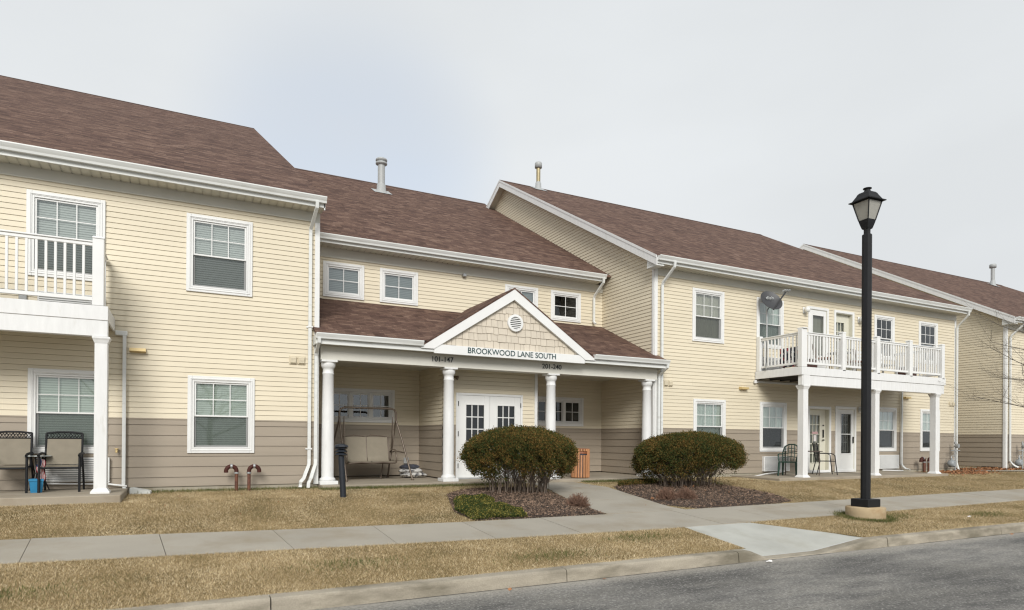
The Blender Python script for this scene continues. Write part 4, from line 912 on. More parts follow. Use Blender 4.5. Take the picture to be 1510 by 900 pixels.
m = MB(); m.poly([(PX0+.02, PYE+.03, 2.944), (PX1-.03, PYE+.03, 2.944), (PX1-.03, YBm, 2.944), (PX0+.02, YBm, 2.944)]); m.poly([(BX0, YBm+.34, 2.80), (BX1, YBm+.34, 2.80), (BX1, YM, 2.80), (BX0, YM, 2.80)]); m.build('porch_ceiling', CORR, PO)
text_mesh('house_number', '101-147', .170, BLACKL, bm_, (5.36, YBm-.006, 2.80), .008, width=.52, bold=.0015)
text_mesh('house_number', '201-240', .170, BLACKL, bm_, (8.30, YBm-.006, 2.80), .008, width=.56, bold=.0015)
FLZ = -.03
def round_column(x, y):
    m = MB(); w = .19
    m.lathe((x, y, FLZ), [(.148, .070), (.162, .078), (.170, .10), (.162, .125), (.146, .135), (.134, .15), (.129, .17), (.129, .9), (.126, 1.6), (.114, 2.36), (.121, 2.37), (.124, 2.382), (.121, 2.394), (.113, 2.40), (.113, 2.48), (.122, 2.49), (.148, 2.535), (.152, 2.58), (.150, 2.60)], 32)
    m.bbox(x-w, x+w, y-w, y+w, FLZ-.0, FLZ+.075, .006); m.bbox(x-.165, x+.165, y-.165, y+.165, FLZ+2.622, 2.634, .003)
    m.lathe((x, y, FLZ), [(.150, 2.60), (.158, 2.622)], 32)
    return m.build('column', WHITE2, PO)
for x in (2.80, 5.58, 8.36, 11.42): round_column(x, 14.26)
# porch floor
m = MB(); m.bbox(2.61, 11.66, 13.86, YM+.01, -.40, -.03, .012); tag(m.build('porch_floor', SLAB), kind='structure')
# downspouts of the porch
downspout(PO, [(2.52, 13.79, 3.04), (2.52, 13.80, 2.96), (2.525, 14.13, 2.78), (2.525, 14.17, 2.70), (2.525, 14.17, .52), (2.52, 14.15, .40), (2.41, 14.03, .12), (2.36, 13.99, .03), (2.35, 13.98, -.08)])
downspout(PO, [(11.76, 13.79, 3.04), (11.76, 13.80, 2.96), (11.76, 14.13, 2.78), (11.76, 14.16, 2.70), (11.76, 14.16, .15), (11.76, 14.08, .0)])

# ================================================================== RIGHT APARTMENT WING
XE = 26.05
B3 = thing('apartment_wing', 'yellow two-storey wing with long white balcony behind the lamp post', 'building', (18, 19, 0), 'wings of the apartment complex')
ops = []
for x0, x1, z0, bk, sc, lb in ((13.02, 14.24, 3.83, 'beige', True, 'upstairs window nearest the gable end'), (15.58, 16.74, 3.83, 'curtain', True, 'upstairs window behind the satellite dish'), (21.20, 22.30, 3.83, 'none', False, 'dark upstairs window over the balcony'), (23.72, 24.86, 3.83, 'none', False, 'dark upstairs window past the balcony doors')):
    _, o = window(B3, x0, x1, z0, 5.36, YF, 'dh', bk, sc, label=lb); ops.append(o)
for x0, x1, bk, sc, lb in ((13.08, 14.32, 'curtain', True, 'ground floor window above the round hedge'), (15.74, 16.90, 'half', True, 'ground floor window beside the green chair'), (21.30, 22.44, 'half', True, 'ground floor window behind the middle column'), (23.84, 25.02, 'half', True, 'ground floor window beside the end column')):
    _, o = window(B3, x0, x1, .645, 2.175, YF, 'dh', bk, sc, label=lb); ops.append(o)
ops += [(17.89, 18.98, -.05, 2.10), (19.22, 20.25, -.05, 2.13), (17.88, 18.84, 3.05, 5.31), (19.13, 20.12, 3.05, 5.31)]
wall_pair(B3, front(YF), XR+.07, XE-.07, ZF+.2, ops)
corner_board(B3, XE-.012, YF, -.02, ZF)
m = MB(); m.bbox(XR-.012, XR+.085, YF-.03, YF-.0005, -.02, 5.762, .004); m.bbox(XR-.03, XR-.0005, YF-.0, YF+.09, -.02, 5.80, .004); m.build('corner_board', WHITE, B3)
frieze(B3, XR+.086, XE, YF, ZF, 5.77)
foundation(B3, XR+.01, XE-.01, YF)
def rakeY(z, y0=YE, z0=RE-.06): return y0+(z-z0)/SL
uL = lambda z: max(YF+.09, rakeY(z)); uR = lambda z: 2*RY-rakeY(z) if z > RE-.06 else 2*RY-YF
wall_pair(B3, sideW(XR), YF+.09, 33, RZ-.10, (), uL, uR, label='clapboard gable end beside the porch')
m = MB(); m.box(XR+.04, XE-.06, YF+.9, YF+18.6, -.2, 5.8); m.build('inner_wall', YEL, B3)
rf3 = gable_roof(B3, XR-.30, XE+.03, YE, RE, RY, RZ, rake_l=True, rake_w=.27)
eave(rf3, XR-.27, XE+.03, YE, RE, YF, 5.765)
right_gable(B3, rf3, XE, RY, RZ)
m = MB()   # sloped rake soffit
for q in ((YE+.03, RE-.20, RY, RZ-.18), (2*RY-YE-.03, RE-.20, RY, RZ-.18)):
    m.poly([(XR-.28, q[0], q[1]), (XR-.0, q[0], q[1]), (XR-.0, q[2], q[3]), (XR-.28, q[2], q[3])])
m.build('rake_soffit', CORR, rf3)
m = MB(); m.prism([(XR-.262, YE+.031, RE-.26), (XR-.262, YF+.02, RE-.26), (XR-.262, YF+.02, RE-.02), (XR-.262, YE+.031, RE-.20)], (.24, 0, 0)); m.build('eave_return', GUT, rf3)
roof_vent(B3, 13.02, 23.35, RE+(23.35-YE)*SL, .88, .085, pmat('pale_brass_pipe', (.36, .30, .17), .45, metal=.3), .15, False)
hood_vent(B3, 11.98, 2.575, YF); hood_vent(B3, 25.62, 2.42, YF)
wall_lamp(B3, 15.02, 2.555, YF-.013, .30); wall_lamp(B3, 22.98, 2.555, YF-.013, .30)
globe_lamp(B3, 17.68, 5.16, YF-.012); globe_lamp(B3, 20.38, 5.10, YF-.012); globe_lamp(B3, 20.45, 2.05, YF-.012)
downspout(B3, [(11.93, 13.72, 5.84), (11.93, 13.74, 5.70), (11.87, 14.13, 5.36), (11.87, 14.17, 5.28), (11.87, 14.17, .15), (11.87, 14.08, .0)])
downspout(B3, [(25.95, 13.72, 5.84), (25.95, 13.74, 5.70), (25.99, 14.12, 5.36), (25.99, 14.16, 5.28), (25.99, 14.16, .22), (25.93, 14.08, .03), (25.90, 14.02, -.04)])
downspout(B3, [(22.66, 14.17, 2.98), (22.66, 14.17, .20), (22.72, 14.10, .06), (22.85, 13.98, .0)], name='downspout')
def panel_door(x0, x1, z0, z1, lx0, lx1, lz0, lz1, cols, rows, rec, m, lab, back=DARK, gm=GLASSD, depth=.35):
    c = MB(); rect_ring(c, x0, x1, z0, z1, .085, YF-.04, YF+.012, .005)
    fr = c.build('door_frame', WHITE, B3); fr['label'] = lab
    j = MB(); j.box(x0+.0855, x0+.10, YF-.02, YF+rec+.05, z0, z1-.086); j.box(x1-.10, x1-.0855, YF-.02, YF+rec+.05, z0, z1-.086); j.box(x0+.101, x1-.101, YF-.02, YF+rec+.05, z1-.10, z1-.0865); j.build('jamb', DOORC, fr)
    return lite_door(fr, x0+.102, x1-.102, z0+.03, z1-.102, YF+rec, lx0, lx1, lz0, lz1, cols, rows, m, 'door', gm, back, depth), fr
d1, f1 = panel_door(17.88, 18.99, -.04, 2.11, 18.12, 18.60, .28, 1.83, 3, 5, .10, DOORC, 'cream patio door with a gridded pane', CURT2, depth=.10)
m = MB(); m.poly([(18.30, YF+.088, .98), (18.43, YF+.088, .98), (18.43, YF+.088, 1.18), (18.30, YF+.088, 1.18)]); m.build('notice', PAPER, f1)
m = MB(); m.poly([(18.22, YF+.086, 1.22), (18.50, YF+.086, 1.22), (18.50, YF+.086, 1.29), (18.22, YF+.086, 1.29)]); m.build('sticker', pmat('red_white_sticker', (.55, .35, .35), .6, var=.5, scale=30), f1)
m = MB(); m.tube([(18.75, YF+.09, 1.02), (18.75, YF+.04, 1.02)], .022, 8); m.tube([(18.75, YF+.045, 1.02), (18.66, YF+.045, 1.02)], .010, 6); m.tube([(18.75, YF+.09, 1.5), (18.75, YF+.06, 1.5)], .022, 8); m.bbox(18.735, 18.785, YF+.07, YF+.098, 1.10, 1.36, .004); m.build('door_handle', BLKM, f1)
d2, f2 = panel_door(19.21, 20.26, -.04, 2.14, 19.50, 20.02, .58, 1.90, 1, 1, -.012, DOORW, 'white storm door with a tall dark pane')
m = MB(); m.box(19.51, 20.01, YF-.010, YF+.002, 1.21, 1.235); m.build('mid_rail', DOORW, f2)
m = MB(); m.bbox(20.08, 20.12, YF-.05, YF-.02, .92, 1.14, .006); m.tube([(20.10, YF-.07, 1.10), (20.10, YF-.04, 1.10)], .015, 6); m.build('door_handle', BLKM, f2)
m = MB(); q0, q1 = 19.62, 19.95
for k in range(4): x = q0+(q1-q0)*k/3; m.box(x-.012, x+.012, YF+.06, YF+.075, .62, 1.88)
for k in range(5): z = .66+(1.18)*k/4; m.box(q0, q1, YF+.062, YF+.073, z-.012, z+.012)
m.build('inner_grille', pmat('shaded_inner_door', (.30, .30, .28), .6), f2)
d3, f3 = panel_door(17.87, 18.85, 3.04, 5.32, 18.09, 18.62, 3.75, 5.05, 1, 1, -.012, DOORW, 'white upstairs storm door on the balcony', CURT2, depth=.12)
d4, f4 = panel_door(19.12, 20.13, 3.04, 5.32, 19.30, 19.78, 3.45, 4.95, 3, 5, .10, DOORC, 'cream upstairs door set back in its frame', CURT2, depth=.09)
# balcony
YB3 = 12.55; X0, X1 = 15.52, 22.40; FZ = 3.08
m = MB()
for k in range(12): m.box(X0+.012, X1-.012, YB3+.04+k*.138, YB3+.172+k*.138, FZ-.03, FZ)
B = m.build('balcony', MATS['weathered_deck'], B3)
m = MB(); m.bbox(X0, X1, YB3, YB3+.035, FZ-.235, FZ-.004, .006); m.bbox(X0, X0+.035, YB3+.036, YF-.03, FZ-.235, FZ-.004, .006); m.bbox(X1-.035, X1, YB3+.036, YF-.03, FZ-.235, FZ-.004, .006)
m.bbox(X0+.05, X1-.05, YB3+.02, YB3+.17, FZ-.52, FZ-.24, .006)
m.build('deck_fascia', WHITE2, B)
m = MB(); m.box(X0+.04, X1-.04, YB3+.18, YF-.02, FZ-.12, FZ-.07)
for k in range(16): x = X0+.2+k*.44; m.box(x, x+.04, YB3+.18, YF-.02, FZ-.24, FZ-.1205)
m.build('deck_joists', pmat('dark_joist', (.05, .045, .04), .9), B)
m = MB(); m.bbox(X0-.06, X0+.02, YF-.09, YF-.02, FZ-.36, FZ-.26, .01); m.box(X0+.02, X1-.3, YF-.06, YF-.02, FZ-.34, FZ-.28); m.build('ledger_trim', WHITE2, B)
for x in (15.73, 18.92, 22.02): square_column(B, x, YB3+.13, -.07, FZ-.52, .20)
m = MB(); m.bbox(15.60, 15.86, YB3+.005, YB3+.02, FZ-.56, FZ-.23, .004); m.build('column_cap_plate', WHITE2, B)
px = [15.64, 17.33, 18.93, 20.55, 22.28]
for i, x in enumerate(px):
    w = .10 if i else .11
    m = MB(); m.bbox(x-w, x+w, YB3+.01, YB3+.16, FZ+.002, FZ+1.08, .008) if i == 0 else m.bbox(x-.07, x+.07, YB3+.0, YB3+.14, FZ-.04, FZ+1.08, .008)
    m.lathe((x, YB3+.08, FZ+1.08), [(.15 if i == 0 else .115, 0), (.15 if i == 0 else .115, .018), (.09, .035), (0, .04)], 4, False, math.pi/4); m.build('railing_post', WHITE, B)
m = MB(); m.bbox(15.57, 15.71, YF-.16, YF-.02, FZ+.002, FZ+1.06, .008); m.build('railing_post', WHITE, B)
for i, (a, b) in enumerate(zip(px[:-1], px[1:])): rail(B, a+(.11 if i == 0 else .071), b-.071, YB3+.08, FZ, 1.0, .125)
rail(B, YB3+.16, YF-.16, 15.64, FZ, 1.0, .125, False)
rail(B, YB3+.16, YF-.05, 22.29, FZ, 1.0, .125, False)
# air conditioners
ptac(B3, 15.86, 16.98, .04, .50, YF, 12); ptac(B3, 21.40, 22.50, .04, .52, YF, 12); ptac(B3, 15.66, 16.76, 3.12, 3.55, YF, 9)
m = MB(); m.tube([(16.7, 14.12, .03), (15.6, 13.9, -.02), (14.9, 13.7, -.08)], .022, 8); m.build('condensate_pipe', WHITE, B3)
m = MB(); m.tube([(21.5, 14.1, .0), (22.6, 14.08, -.03)], .022, 8); m.build('condensate_pipe', WHITE, B3)
m = MB(); m.bbox(14.6, 22.5, 12.50, YF+.01, -.40, -.055, .012); tag(m.build('patio_slab', SLAB), kind='structure')

# ================================================================== FAR WING
XF = 29.55
B4 = thing('apartment_wing', 'far yellow wing at the right edge with clapboard gable end', 'building', (38, 19, 0), 'wings of the apartment complex')
ops = []
for x0, z0 in ((31.25, 3.83), (31.25, .645)):
    _, o = window(B4, x0, x0+1.2, z0, z0+1.53, YF, 'dh', 'half'); ops.append(o)
wall_pair(B4, front(YF), XF+.07, 48, ZF+.2, ops)
m = MB(); m.bbox(XF-.012, XF+.085, YF-.03, YF-.0005, -.1, 5.762, .004); m.bbox(XF-.03, XF-.0005, YF+.0005, YF+.09, -.1, ZF+.30, .004); m.build('corner_board', WHITE, B4)
frieze(B4, XF+.086, 48, YF, ZF, 5.77); foundation(B4, XF+.01, 48, YF)
wall_pair(B4, sideW(XF), YF+.09, 33, RZ-.10, (), uL, uR, label='clapboard gable end of the far wing')
m = MB(); m.box(XF+.02, 48, YF+.9, YF+18.6, -.2, 5.8); m.build('inner_wall', YEL, B4)
rf4 = gable_roof(B4, XF-.30, 48.3, YE, RE, RY, RZ-.02, rake_l=True, rake_w=.27)
eave(rf4, XF-.27, 48.3, YE, RE, YF, 5.765)
m = MB()
for q in ((YE+.03, RE-.20, RY, RZ-.18), (2*RY-YE-.03, RE-.20, RY, RZ-.18)): m.poly([(XF-.28, q[0], q[1]), (XF-.0, q[0], q[1]), (XF-.0, q[2], q[3]), (XF-.28, q[2], q[3])])
m.build('rake_soffit', CORR, rf4)
m = MB(); m.prism([(XF-.262, YE+.031, RE-.26), (XF-.262, YF+.02, RE-.26), (XF-.262, YF+.02, RE-.02), (XF-.262, YE+.031, RE-.20)], (.24, 0, 0)); m.build('eave_return', GUT, rf4)
roof_vent(B4, 45.3, 22.6, RE+(22.6-YE)*SL, 1.1, .11, None, .19, False)
downspout(B4, [(29.83, 13.72, 5.84), (29.83, 13.74, 5.70), (29.72, 14.13, 5.30), (29.72, 14.17, 5.2), (29.72, 14.17, .25), (29.85, 14.08, .06), (29.95, 14.0, .0)])

# ================================================================== STREET LAMP
LX, LY = 11.86, 8.12; g0 = gz(LY)
lp = thing('street_lamp', 'tall black lamp post with four-sided lantern on a round concrete footing', 'street lamp', (LX, LY, g0))
m = MB(); r3 = random.Random(2)
prof = [(.352, -.3), (.352, .0), (.350, .10), (.352, .205), (.340, .222), (.0, .224)]
m.lathe((LX, LY, g0), prof, 40); m.build('footing', PEDC, lp)
m = MB(); m.bbox(LX-.185, LX+.185, LY-.185, LY+.185, g0+.225, g0+.375, .008); m.build('base_box', BLKM, lp)
m = MB(); m.lathe((LX, LY, g0), [(.089, .37), (.089, 5.50), (.085, 5.515), (.060, 5.52), (.060, 5.60)], 8, False, math.pi/8+.35); m.build('pole', BLKM, lp)
z0 = 5.10
def sq(m, rings, rot): m.lathe((LX, LY, 0), [(r*1.414, z) for r, z in rings], 4, False, rot)
rot = R(41)
lan = MB(); lan.lathe((LX, LY, 0), [(.055, z0-.05), (.062, z0-.02), (.062, z0)], 16)
sq(lan, [(.062, z0), (.070, z0+.02), (.095, z0+.11), (.104, z0+.15), (.108, z0+.17)], rot); lo = lan.build('lantern', BLKM, lp)
z1, z2, ra, rb = z0+.17, z0+.52, .104, .182
bars = MB()
for k in range(4):
    a = rot+k*math.pi/2; c, s_ = math.cos(a), math.sin(a)
    bars.bar((LX+ra*1.4*c, LY+ra*1.4*s_, z1), (LX+rb*1.4*c, LY+rb*1.4*s_, z2), .020, .020)
sq(bars, [(rb-.02, z2-.012), (rb+.004, z2-.012), (rb+.004, z2+.006)], rot)
bars.build('lantern_bars', BLKM, lo)
gl = MB(); sq(gl, [(ra-.008, z1+.002), (rb-.010, z2-.002)], rot); 
def lamp_glass():
    m, nt, o = newmat('lantern_glass'); N = nt.nodes.new; L = nt.links.new
    t = N('ShaderNodeBsdfTranslucent'); t.inputs[0].default_value = (.62, .60, .54, 1); d = N('ShaderNodeBsdfPrincipled'); d.inputs['Base Color'].default_value = (.55, .54, .49, 1); d.inputs['Roughness'].default_value = .15
    x = N('ShaderNodeMixShader'); x.inputs[0].default_value = .45; L(d.outputs[0], x.inputs[1]); L(t.outputs[0], x.inputs[2]); L(x.outputs[0], o.inputs[0]); return m
gl.build('glass_panel', lamp_glass(), lo)
rfm = MB(); sq(rfm, [(rb-.01, z2+.0065), (rb+.050, z2+.002), (rb+.052, z2+.018), (rb+.008, z2+.035), (.140, z2+.125), (.122, z2+.165), (.10, z2+.19), (.0, z2+.20)], rot)
rfm.lathe((LX, LY, 0), [(.06, z2+.19), (.06, z2+.225), (.05, z2+.24), (.05, z2+.255), (.078, z2+.262), (.078, z2+.275), (.05, z2+.285), (0, z2+.29)], 18); rfm.build('lantern_roof', BLKM, lp)

# ================================================================== BOLLARD LIGHT
bx_, by_ = 2.71, 12.28; g0 = gz(by_)
bo = thing('bollard_light', 'low dark bollard light with louvred head, standing in the lawn before the swing', 'bollard', (bx_, by_, g0))
tl = -.05
m = MB(); m.tube([(bx_, by_, g0-.1), (bx_+tl, by_, g0+.78)], .056, 18); m.build('post', BOLL, bo)
m = MB(); c = (bx_+tl, by_, g0+.78)
for k in range(3): z = .02+k*.06; m.lathe(c, [(.045, z-.03), (.045, z), (.125, z-.012), (.135, z-.004), (.075, z+.038), (.045, z+.045)], 4, False, .3)
m.lathe(c, [(.045, .13), (.13, .16), (.135, .168), (.115, .20), (.05, .222), (0, .226)], 8, False, .3); m.build('louvred_head', BOLL, bo)

# ================================================================== GLIDER SWING
sw = thing('porch_swing', 'two-seat bronze frame swing with taupe sling panels under the porch', 'swing', (4.05, 15.55, FLZ))
m = MB(); zt = 1.70; xa, xb = 3.30, 4.72; yc = 15.55
m.tube([(xa+.02, yc, zt-.34), (xa+.02, yc, zt-.12), (xa+.06, yc, zt-.03), (xa+.15, yc, zt), (xb-.15, yc, zt), (xb-.06, yc, zt-.03), (xb-.02, yc, zt-.12), (xb-.02, yc, zt-.34)], .026, 10); m.build('top_bar', BRONZE, sw)
for x, dxs in ((xa+.02, (.04, -.20)), (xb-.02, (.23, -.02))):
    for sy, dx in zip((-1, 1), dxs):
        m = MB(); m.tube([(x, yc+sy*.02, zt-.30), (x+dx*.35, yc+sy*.22, zt-.75), (x+dx, yc+sy*.62, FLZ+.01)], .022, 8); m.tube([(x+dx, yc+sy*.62, FLZ), (x+dx, yc+sy*.62, FLZ+.03)], .035, 8); m.build('leg', BRONZE, sw)
    m = MB(); m.tube([(x+dxs[0]*.6, yc-.37, .62), (x, yc, .66), (x+dxs[1]*.6, yc+.37, .62)], .014, 8); m.build('brace', BRONZE, sw)
sx0, sx1 = 3.47, 4.58
se = MB(); n = 10; th = .018
for k in range(2):
    a, b = sx0+.02+(sx1-sx0-.04)*k/2+.01, sx0+.02+(sx1-sx0-.04)*(k+1)/2-.01; vs = []
    path = [(15.80, 1.0), (15.76, .75), (15.70, .52), (15.64, .42), (15.5, .40), (15.3, .42), (15.2, .40)]
    vs = [(x, y, z+.0) for y, z in path for x in (a, b)]+[(x, y+.012, z-.014) for y, z in path for x in (a, b)]
    q = len(path); fs = [(2*i, 2*i+1, 2*i+3, 2*i+2) for i in range(q-1)]+[(2*q+2*i, 2*q+2*i+2, 2*q+2*i+3, 2*q+2*i+1) for i in range(q-1)]
    o_ = MB(); o_.mesh(vs, fs, True); o_.build('sling_panel', SLING, sw)
fr = MB()
for x in (sx0, (sx0+sx1)/2, sx1): fr.tube([(x, 15.82, 1.02), (x, 15.77, .75), (x, 15.71, .52), (x, 15.65, .40), (x, 15.5, .375), (x, 15.3, .39), (x, 15.19, .37)], .015, 8)
fr.tube([(sx0, 15.82, 1.0), (sx0+.25, 15.82, 1.045), (sx0+.45, 15.82, 1.02), ((sx0+sx1)/2, 15.82, 1.01), (sx1-.45, 15.82, 1.05), (sx1-.2, 15.82, 1.03), (sx1, 15.82, 1.0)], .014, 8)
fr.tube([(sx0, 15.19, .375), (sx0+.3, 15.19, .40), ((sx0+sx1)/2, 15.19, .375), (sx1-.3, 15.19, .40), (sx1, 15.19, .375)], .018, 8)
fr.tube([(sx0, 15.64, .36), (sx1, 15.64, .36)], .018, 8); fr.build('seat_frame', BRONZE, sw)
for x, s_ in ((sx0-.04, -1), (sx1+.04, 1)):
    m = MB(); m.tube([(x, 15.76, .64), (x, 15.6, .70), (x, 15.35, .69), (x, 15.24, .60), (x, 15.22, .45), (x, 15.25, .38)], .018, 8); m.tube([(x, 15.78, .64), (x, 15.7, .45)], .012, 6); m.build('armrest', BRONZE, sw)
    m = MB(); m.tube([(x, 15.56, zt-.2), (x, 15.42, .70)], .009, 6); m.tube([(x, 15.56, zt-.2), (x, 15.72, .64)], .009, 6); m.build('hanger', BRONZE, sw)
m = MB(); m.tube([(4.42, 15.7, .36), (4.40, 15.75, .10), (4.38, 15.72, -.02)], .014, 6); m.build('stop_rod', BRONZE, sw)

# ================================================================== BAGS ON THE PORCH
def pillow(cx, cy, cz, w, d, h, ang, name, mt, lab, seed):
    r = random.Random(seed); vs = []; nx, ny = 16, 12; c, s_ = math.cos(ang), math.sin(ang)
    for sd in (1, -1):
        for j in range(ny+1):
            for i in range(nx+1):
                u = i/nx*2-1; v = j/ny*2-1; e = (1-abs(u)**3.2)*(1-abs(v)**3.2); e = max(e, 0)**.45
                z = sd*h/2*e*(1+.25*math.sin(u*5+seed)*math.cos(v*4+seed*2))+(.012*math.sin(9*u+4*v+seed))
                x = u*w/2*(1-.05*v*v+.02*math.sin(v*7+seed)); y = v*d/2*(1-.06*u*u); vs.append((cx+x*c-y*s_, cy+x*s_+y*c, max(cz+z, FLZ+.004)))
    q = (nx+1)*(ny+1); fs = []
    for j in range(ny):
        for i in range(nx):
            a = j*(nx+1)+i; fs += [(a, a+1, a+nx+2, a+nx+1), (q+a, q+a+nx+1, q+a+nx+2, q+a+1)]
    m = MB(); m.mesh(vs, fs, True); return tag(m.build(name, mt, None), lab, 'bag', 'bags piled on the porch floor')
pillow(5.28, 15.95, .045, .66, .42, .13, .08, 'mulch_bag', PLASTW, 'white and black printed bag at the bottom of the pile beside the swing', 1)
pillow(5.22, 15.97, .145, .60, .40, .11, -.1, 'mulch_bag', PLASTW, 'crumpled white bag in the middle of the pile beside the swing', 4)
pillow(5.20, 16.0, .245, .46, .34, .12, .35, 'mulch_bag', PLASTG, 'dark grey plastic bag on top of the pile beside the swing', 9)

# ================================================================== LITTER BIN, BENCH
tx, ty = 9.30, 14.32
tb = thing('litter_bin', 'round litter bin of upright cedar slats beside the entrance path', 'litter bin', (tx, ty, FLZ))
m = MB(); m.lathe((tx, ty, FLZ), [(.20, .03), (.20, .64), (.17, .64), (.17, .10)], 20); m.build('liner', pmat('grey_bin_liner', (.035, .035, .045), .6), tb)
m = MB(); ns = 21
for k in range(ns):
    a = 2*math.pi*k/ns+.07; c, s_ = math.cos(a), math.sin(a); front_ = (-math.pi/2-.62) < ((a+math.pi) % (2*math.pi)-math.pi) < (-math.pi/2+.42)
    t = (-s_*.0225, c*.0225); zt = .60 if front_ else .76
    P = [(tx+c*.215-t[0], ty+s_*.215-t[1]), (tx+c*.215+t[0], ty+s_*.215+t[1]), (tx+c*.245+t[0], ty+s_*.245+t[1]), (tx+c*.245-t[0], ty+s_*.245-t[1])]
    m.prism([(x, y, FLZ+.02) for x, y in P], (0, 0, zt-.02))
    if front_: m.prism([(x, y, FLZ+.70) for x, y in P], (0, 0, .06))
m.build('slats', WOOD, tb)
m = MB(); m.lathe((tx, ty, FLZ), [(.213, .64), (.213, .70), (.19, .70), (.19, .64)], 24); m.lathe((tx, ty, FLZ), [(.19, .745), (.235, .75), (.235, .765), (.15, .77), (.15, .755)], 22); m.build('rim', WOOD2, tb)
bn = thing('park_bench', 'reddish wooden bench mostly hidden behind the hedge and the litter bin', 'bench', (9.65, 16.1, FLZ))
a, b, y = 9.0, 10.36, 16.05
m = MB(); m.box(a, b, y+.32, y+.36, .80, .90)
for k in range(11): x = a+.06+(b-a-.16)*k/10; m.box(x, x+.035, y+.335, y+.355, .46, .80)
m.box(a, b, y+.32, y+.36, .42, .46); m.build('backrest', WOOD2, bn)
m = MB()
for k in range(5): m.box(a+.03, b-.03, y-.18+k*.1, y-.11+k*.1, .385, .41)
m.build('seat', WOOD2, bn)
for x in (a, b-.05):
    m = MB(); m.box(x, x+.05, y-.18, y-.12, FLZ, .62); m.box(x, x+.05, y+.30, y+.36, FLZ, .92); m.box(x-.01, x+.06, y-.22, y+.34, .62, .65); m.box(x+.005, x+.045, y-.119, y+.299, .32, .38); m.build('bench_end', WOOD2, bn)

# ================================================================== PIPES, METERS, DISH
def goose(x, y, zb, side, lab, h=.50, r=.032):
    t = thing('vent_pipe', lab, 'vent pipe', (x, y, zb), 'brown gooseneck vent pipes')
    m = MB(); m.tube([(x, y, zb-.1), (x, y, zb+h-.14)], r, 14); m.build('standpipe', RUST, t)
    m = MB(); n = 12; R_ = .095
    pts = [(x, y, zb+h-.15)]+[(x+side*(R_-R_*math.cos(math.pi*k/n)), y, zb+h-.10+R_*math.sin(math.pi*k/n)) for k in range(n+1)]+[(x+side*2*R_, y, zb+h-.13)]
    m.tube(pts, r+.008, 14); m.build('elbow', RUST2, t)
    for q, zz_ in ((0, zb+h-.135), (1, zb+h-.10+R_+.005)):
        m = MB()
        if q == 0: m.tube([(x, y, zz_-.016), (x, y, zz_+.016)], r+.014, 14)
        else: m.tube([(x+side*R_-.018, y, zz_-.004), (x+side*R_+.018, y, zz_-.004)], r+.014, 14)
        m.build('clamp', GREYM, t)
goose(.97, 13.98, gz(13.98), -1, 'brown gooseneck pipe curving left, against the near wing'); goose(1.20, 13.95, gz(13.95), 1, 'brown gooseneck pipe curving right, against the near wing')
goose(23.62, 13.95, -.12, -1, 'small brown gooseneck pipe bending left, by the end column', .52, .05); goose(23.90, 13.95, -.12, 1, 'small brown gooseneck pipe bending right, by the end column', .52, .05)
def meter(x, y, zb, lab, sd=-1):
    t = thing('gas_meter', lab, 'gas meter', (x, y, zb), 'gas meters on the walls')
    m = MB(); m.tube([(x, y, zb-.1), (x, y, zb+1.2)], .024, 8); m.tube([(x-.28, y, zb+.82), (x+.28, y, zb+.82)], .022, 8); m.tube([(x+sd*.05, y, zb+.62), (x+sd*.25, y, zb+.62), (x+sd*.25, y, zb+.40)], .02, 8)
    for z in (.1, .35, .82, .98, 1.1): m.tube([(x, y, zb+z-.035), (x, y, zb+z+.035)], .042, 8)
    m.build('pipework', GREYM, t)
    m = MB(); m.tube([(x+sd*.24, y-.11, zb+.34), (x+sd*.24, y-.07, zb+.34), (x+sd*.24, y+.07, zb+.34), (x+sd*.24, y+.11, zb+.34)], [.09, .135, .135, .09], 16); m.tube([(x+sd*.24, y, zb+.45), (x+sd*.24, y, zb+.55)], .035, 8); m.build('meter_body', pmat('grey_meter_paint', (.27, .29, .30), .45), t)
    m = MB(); m.tube([(x, y-.12, zb+1.0), (x, y-.04, zb+1.0)], [.075, .085], 14); m.build('regulator', GREYM, t)
meter(25.62, 14.0, -.15, 'grey gas meter between the end column and the corner downspout'); meter(30.28, 14.0, -.16, 'grey gas meter on the front of the far wing')
# dish
dx, dy = 14.88, 13.25
dx, dy = 15.78, 14.02
ds = thing('satellite_dish', 'dark grey satellite dish on a pole above the balcony', 'satellite dish', (dx, dy, 3.08))
m = MB(); m.tube([(dx, dy, 3.08), (dx, dy, 4.95)], .024, 8); m.tube([(dx-.3, dy-.25, 3.09), (dx, dy, 3.5), (dx+.3, dy+.25, 3.09)], .015, 6); m.build('pole', GREYM, ds)
nrm = Vector((-.35, -.80, .42)).normalized(); rt = nrm.cross(Vector((0, 0, 1))).normalized()*-1; upv = rt.cross(nrm)*-1
if upv.z < 0: upv = -upv
cen = Vector((dx+.0, dy-.16, 5.20)); vs = []; nr, na = 6, 28
tw = -.65
for j in range(nr+1):
    for k in range(na):
        q = j/nr; a = 2*math.pi*k/na; X_, Z_ = math.cos(a)*q*.29, math.sin(a)*q*.36
        X2, Z2 = X_*math.cos(tw)-Z_*math.sin(tw)*-1, Z_*math.cos(tw)+X_*math.sin(tw)*-1
        vs.append(cen+rt*X2+upv*Z2+nrm*(.055*q*q-.03))
fs = [(j*na+k, j*na+(k+1) % na, (j+1)*na+(k+1) % na, (j+1)*na+k) for j in range(nr) for k in range(na)]
m = MB(); m.mesh(vs, fs, True); m.mesh([v-nrm*.012 for v in vs], [f[::-1] for f in fs], True); e = nr*na
m.mesh([vs[e+k] for k in range(na)]+[vs[e+k]-nrm*.012 for k in range(na)], [(k, (k+1) % na, na+(k+1) % na, na+k) for k in range(na)])
refl = m.build('reflector', pmat('dark_grey_dish', (.045, .046, .050), .5, var=.05), ds)
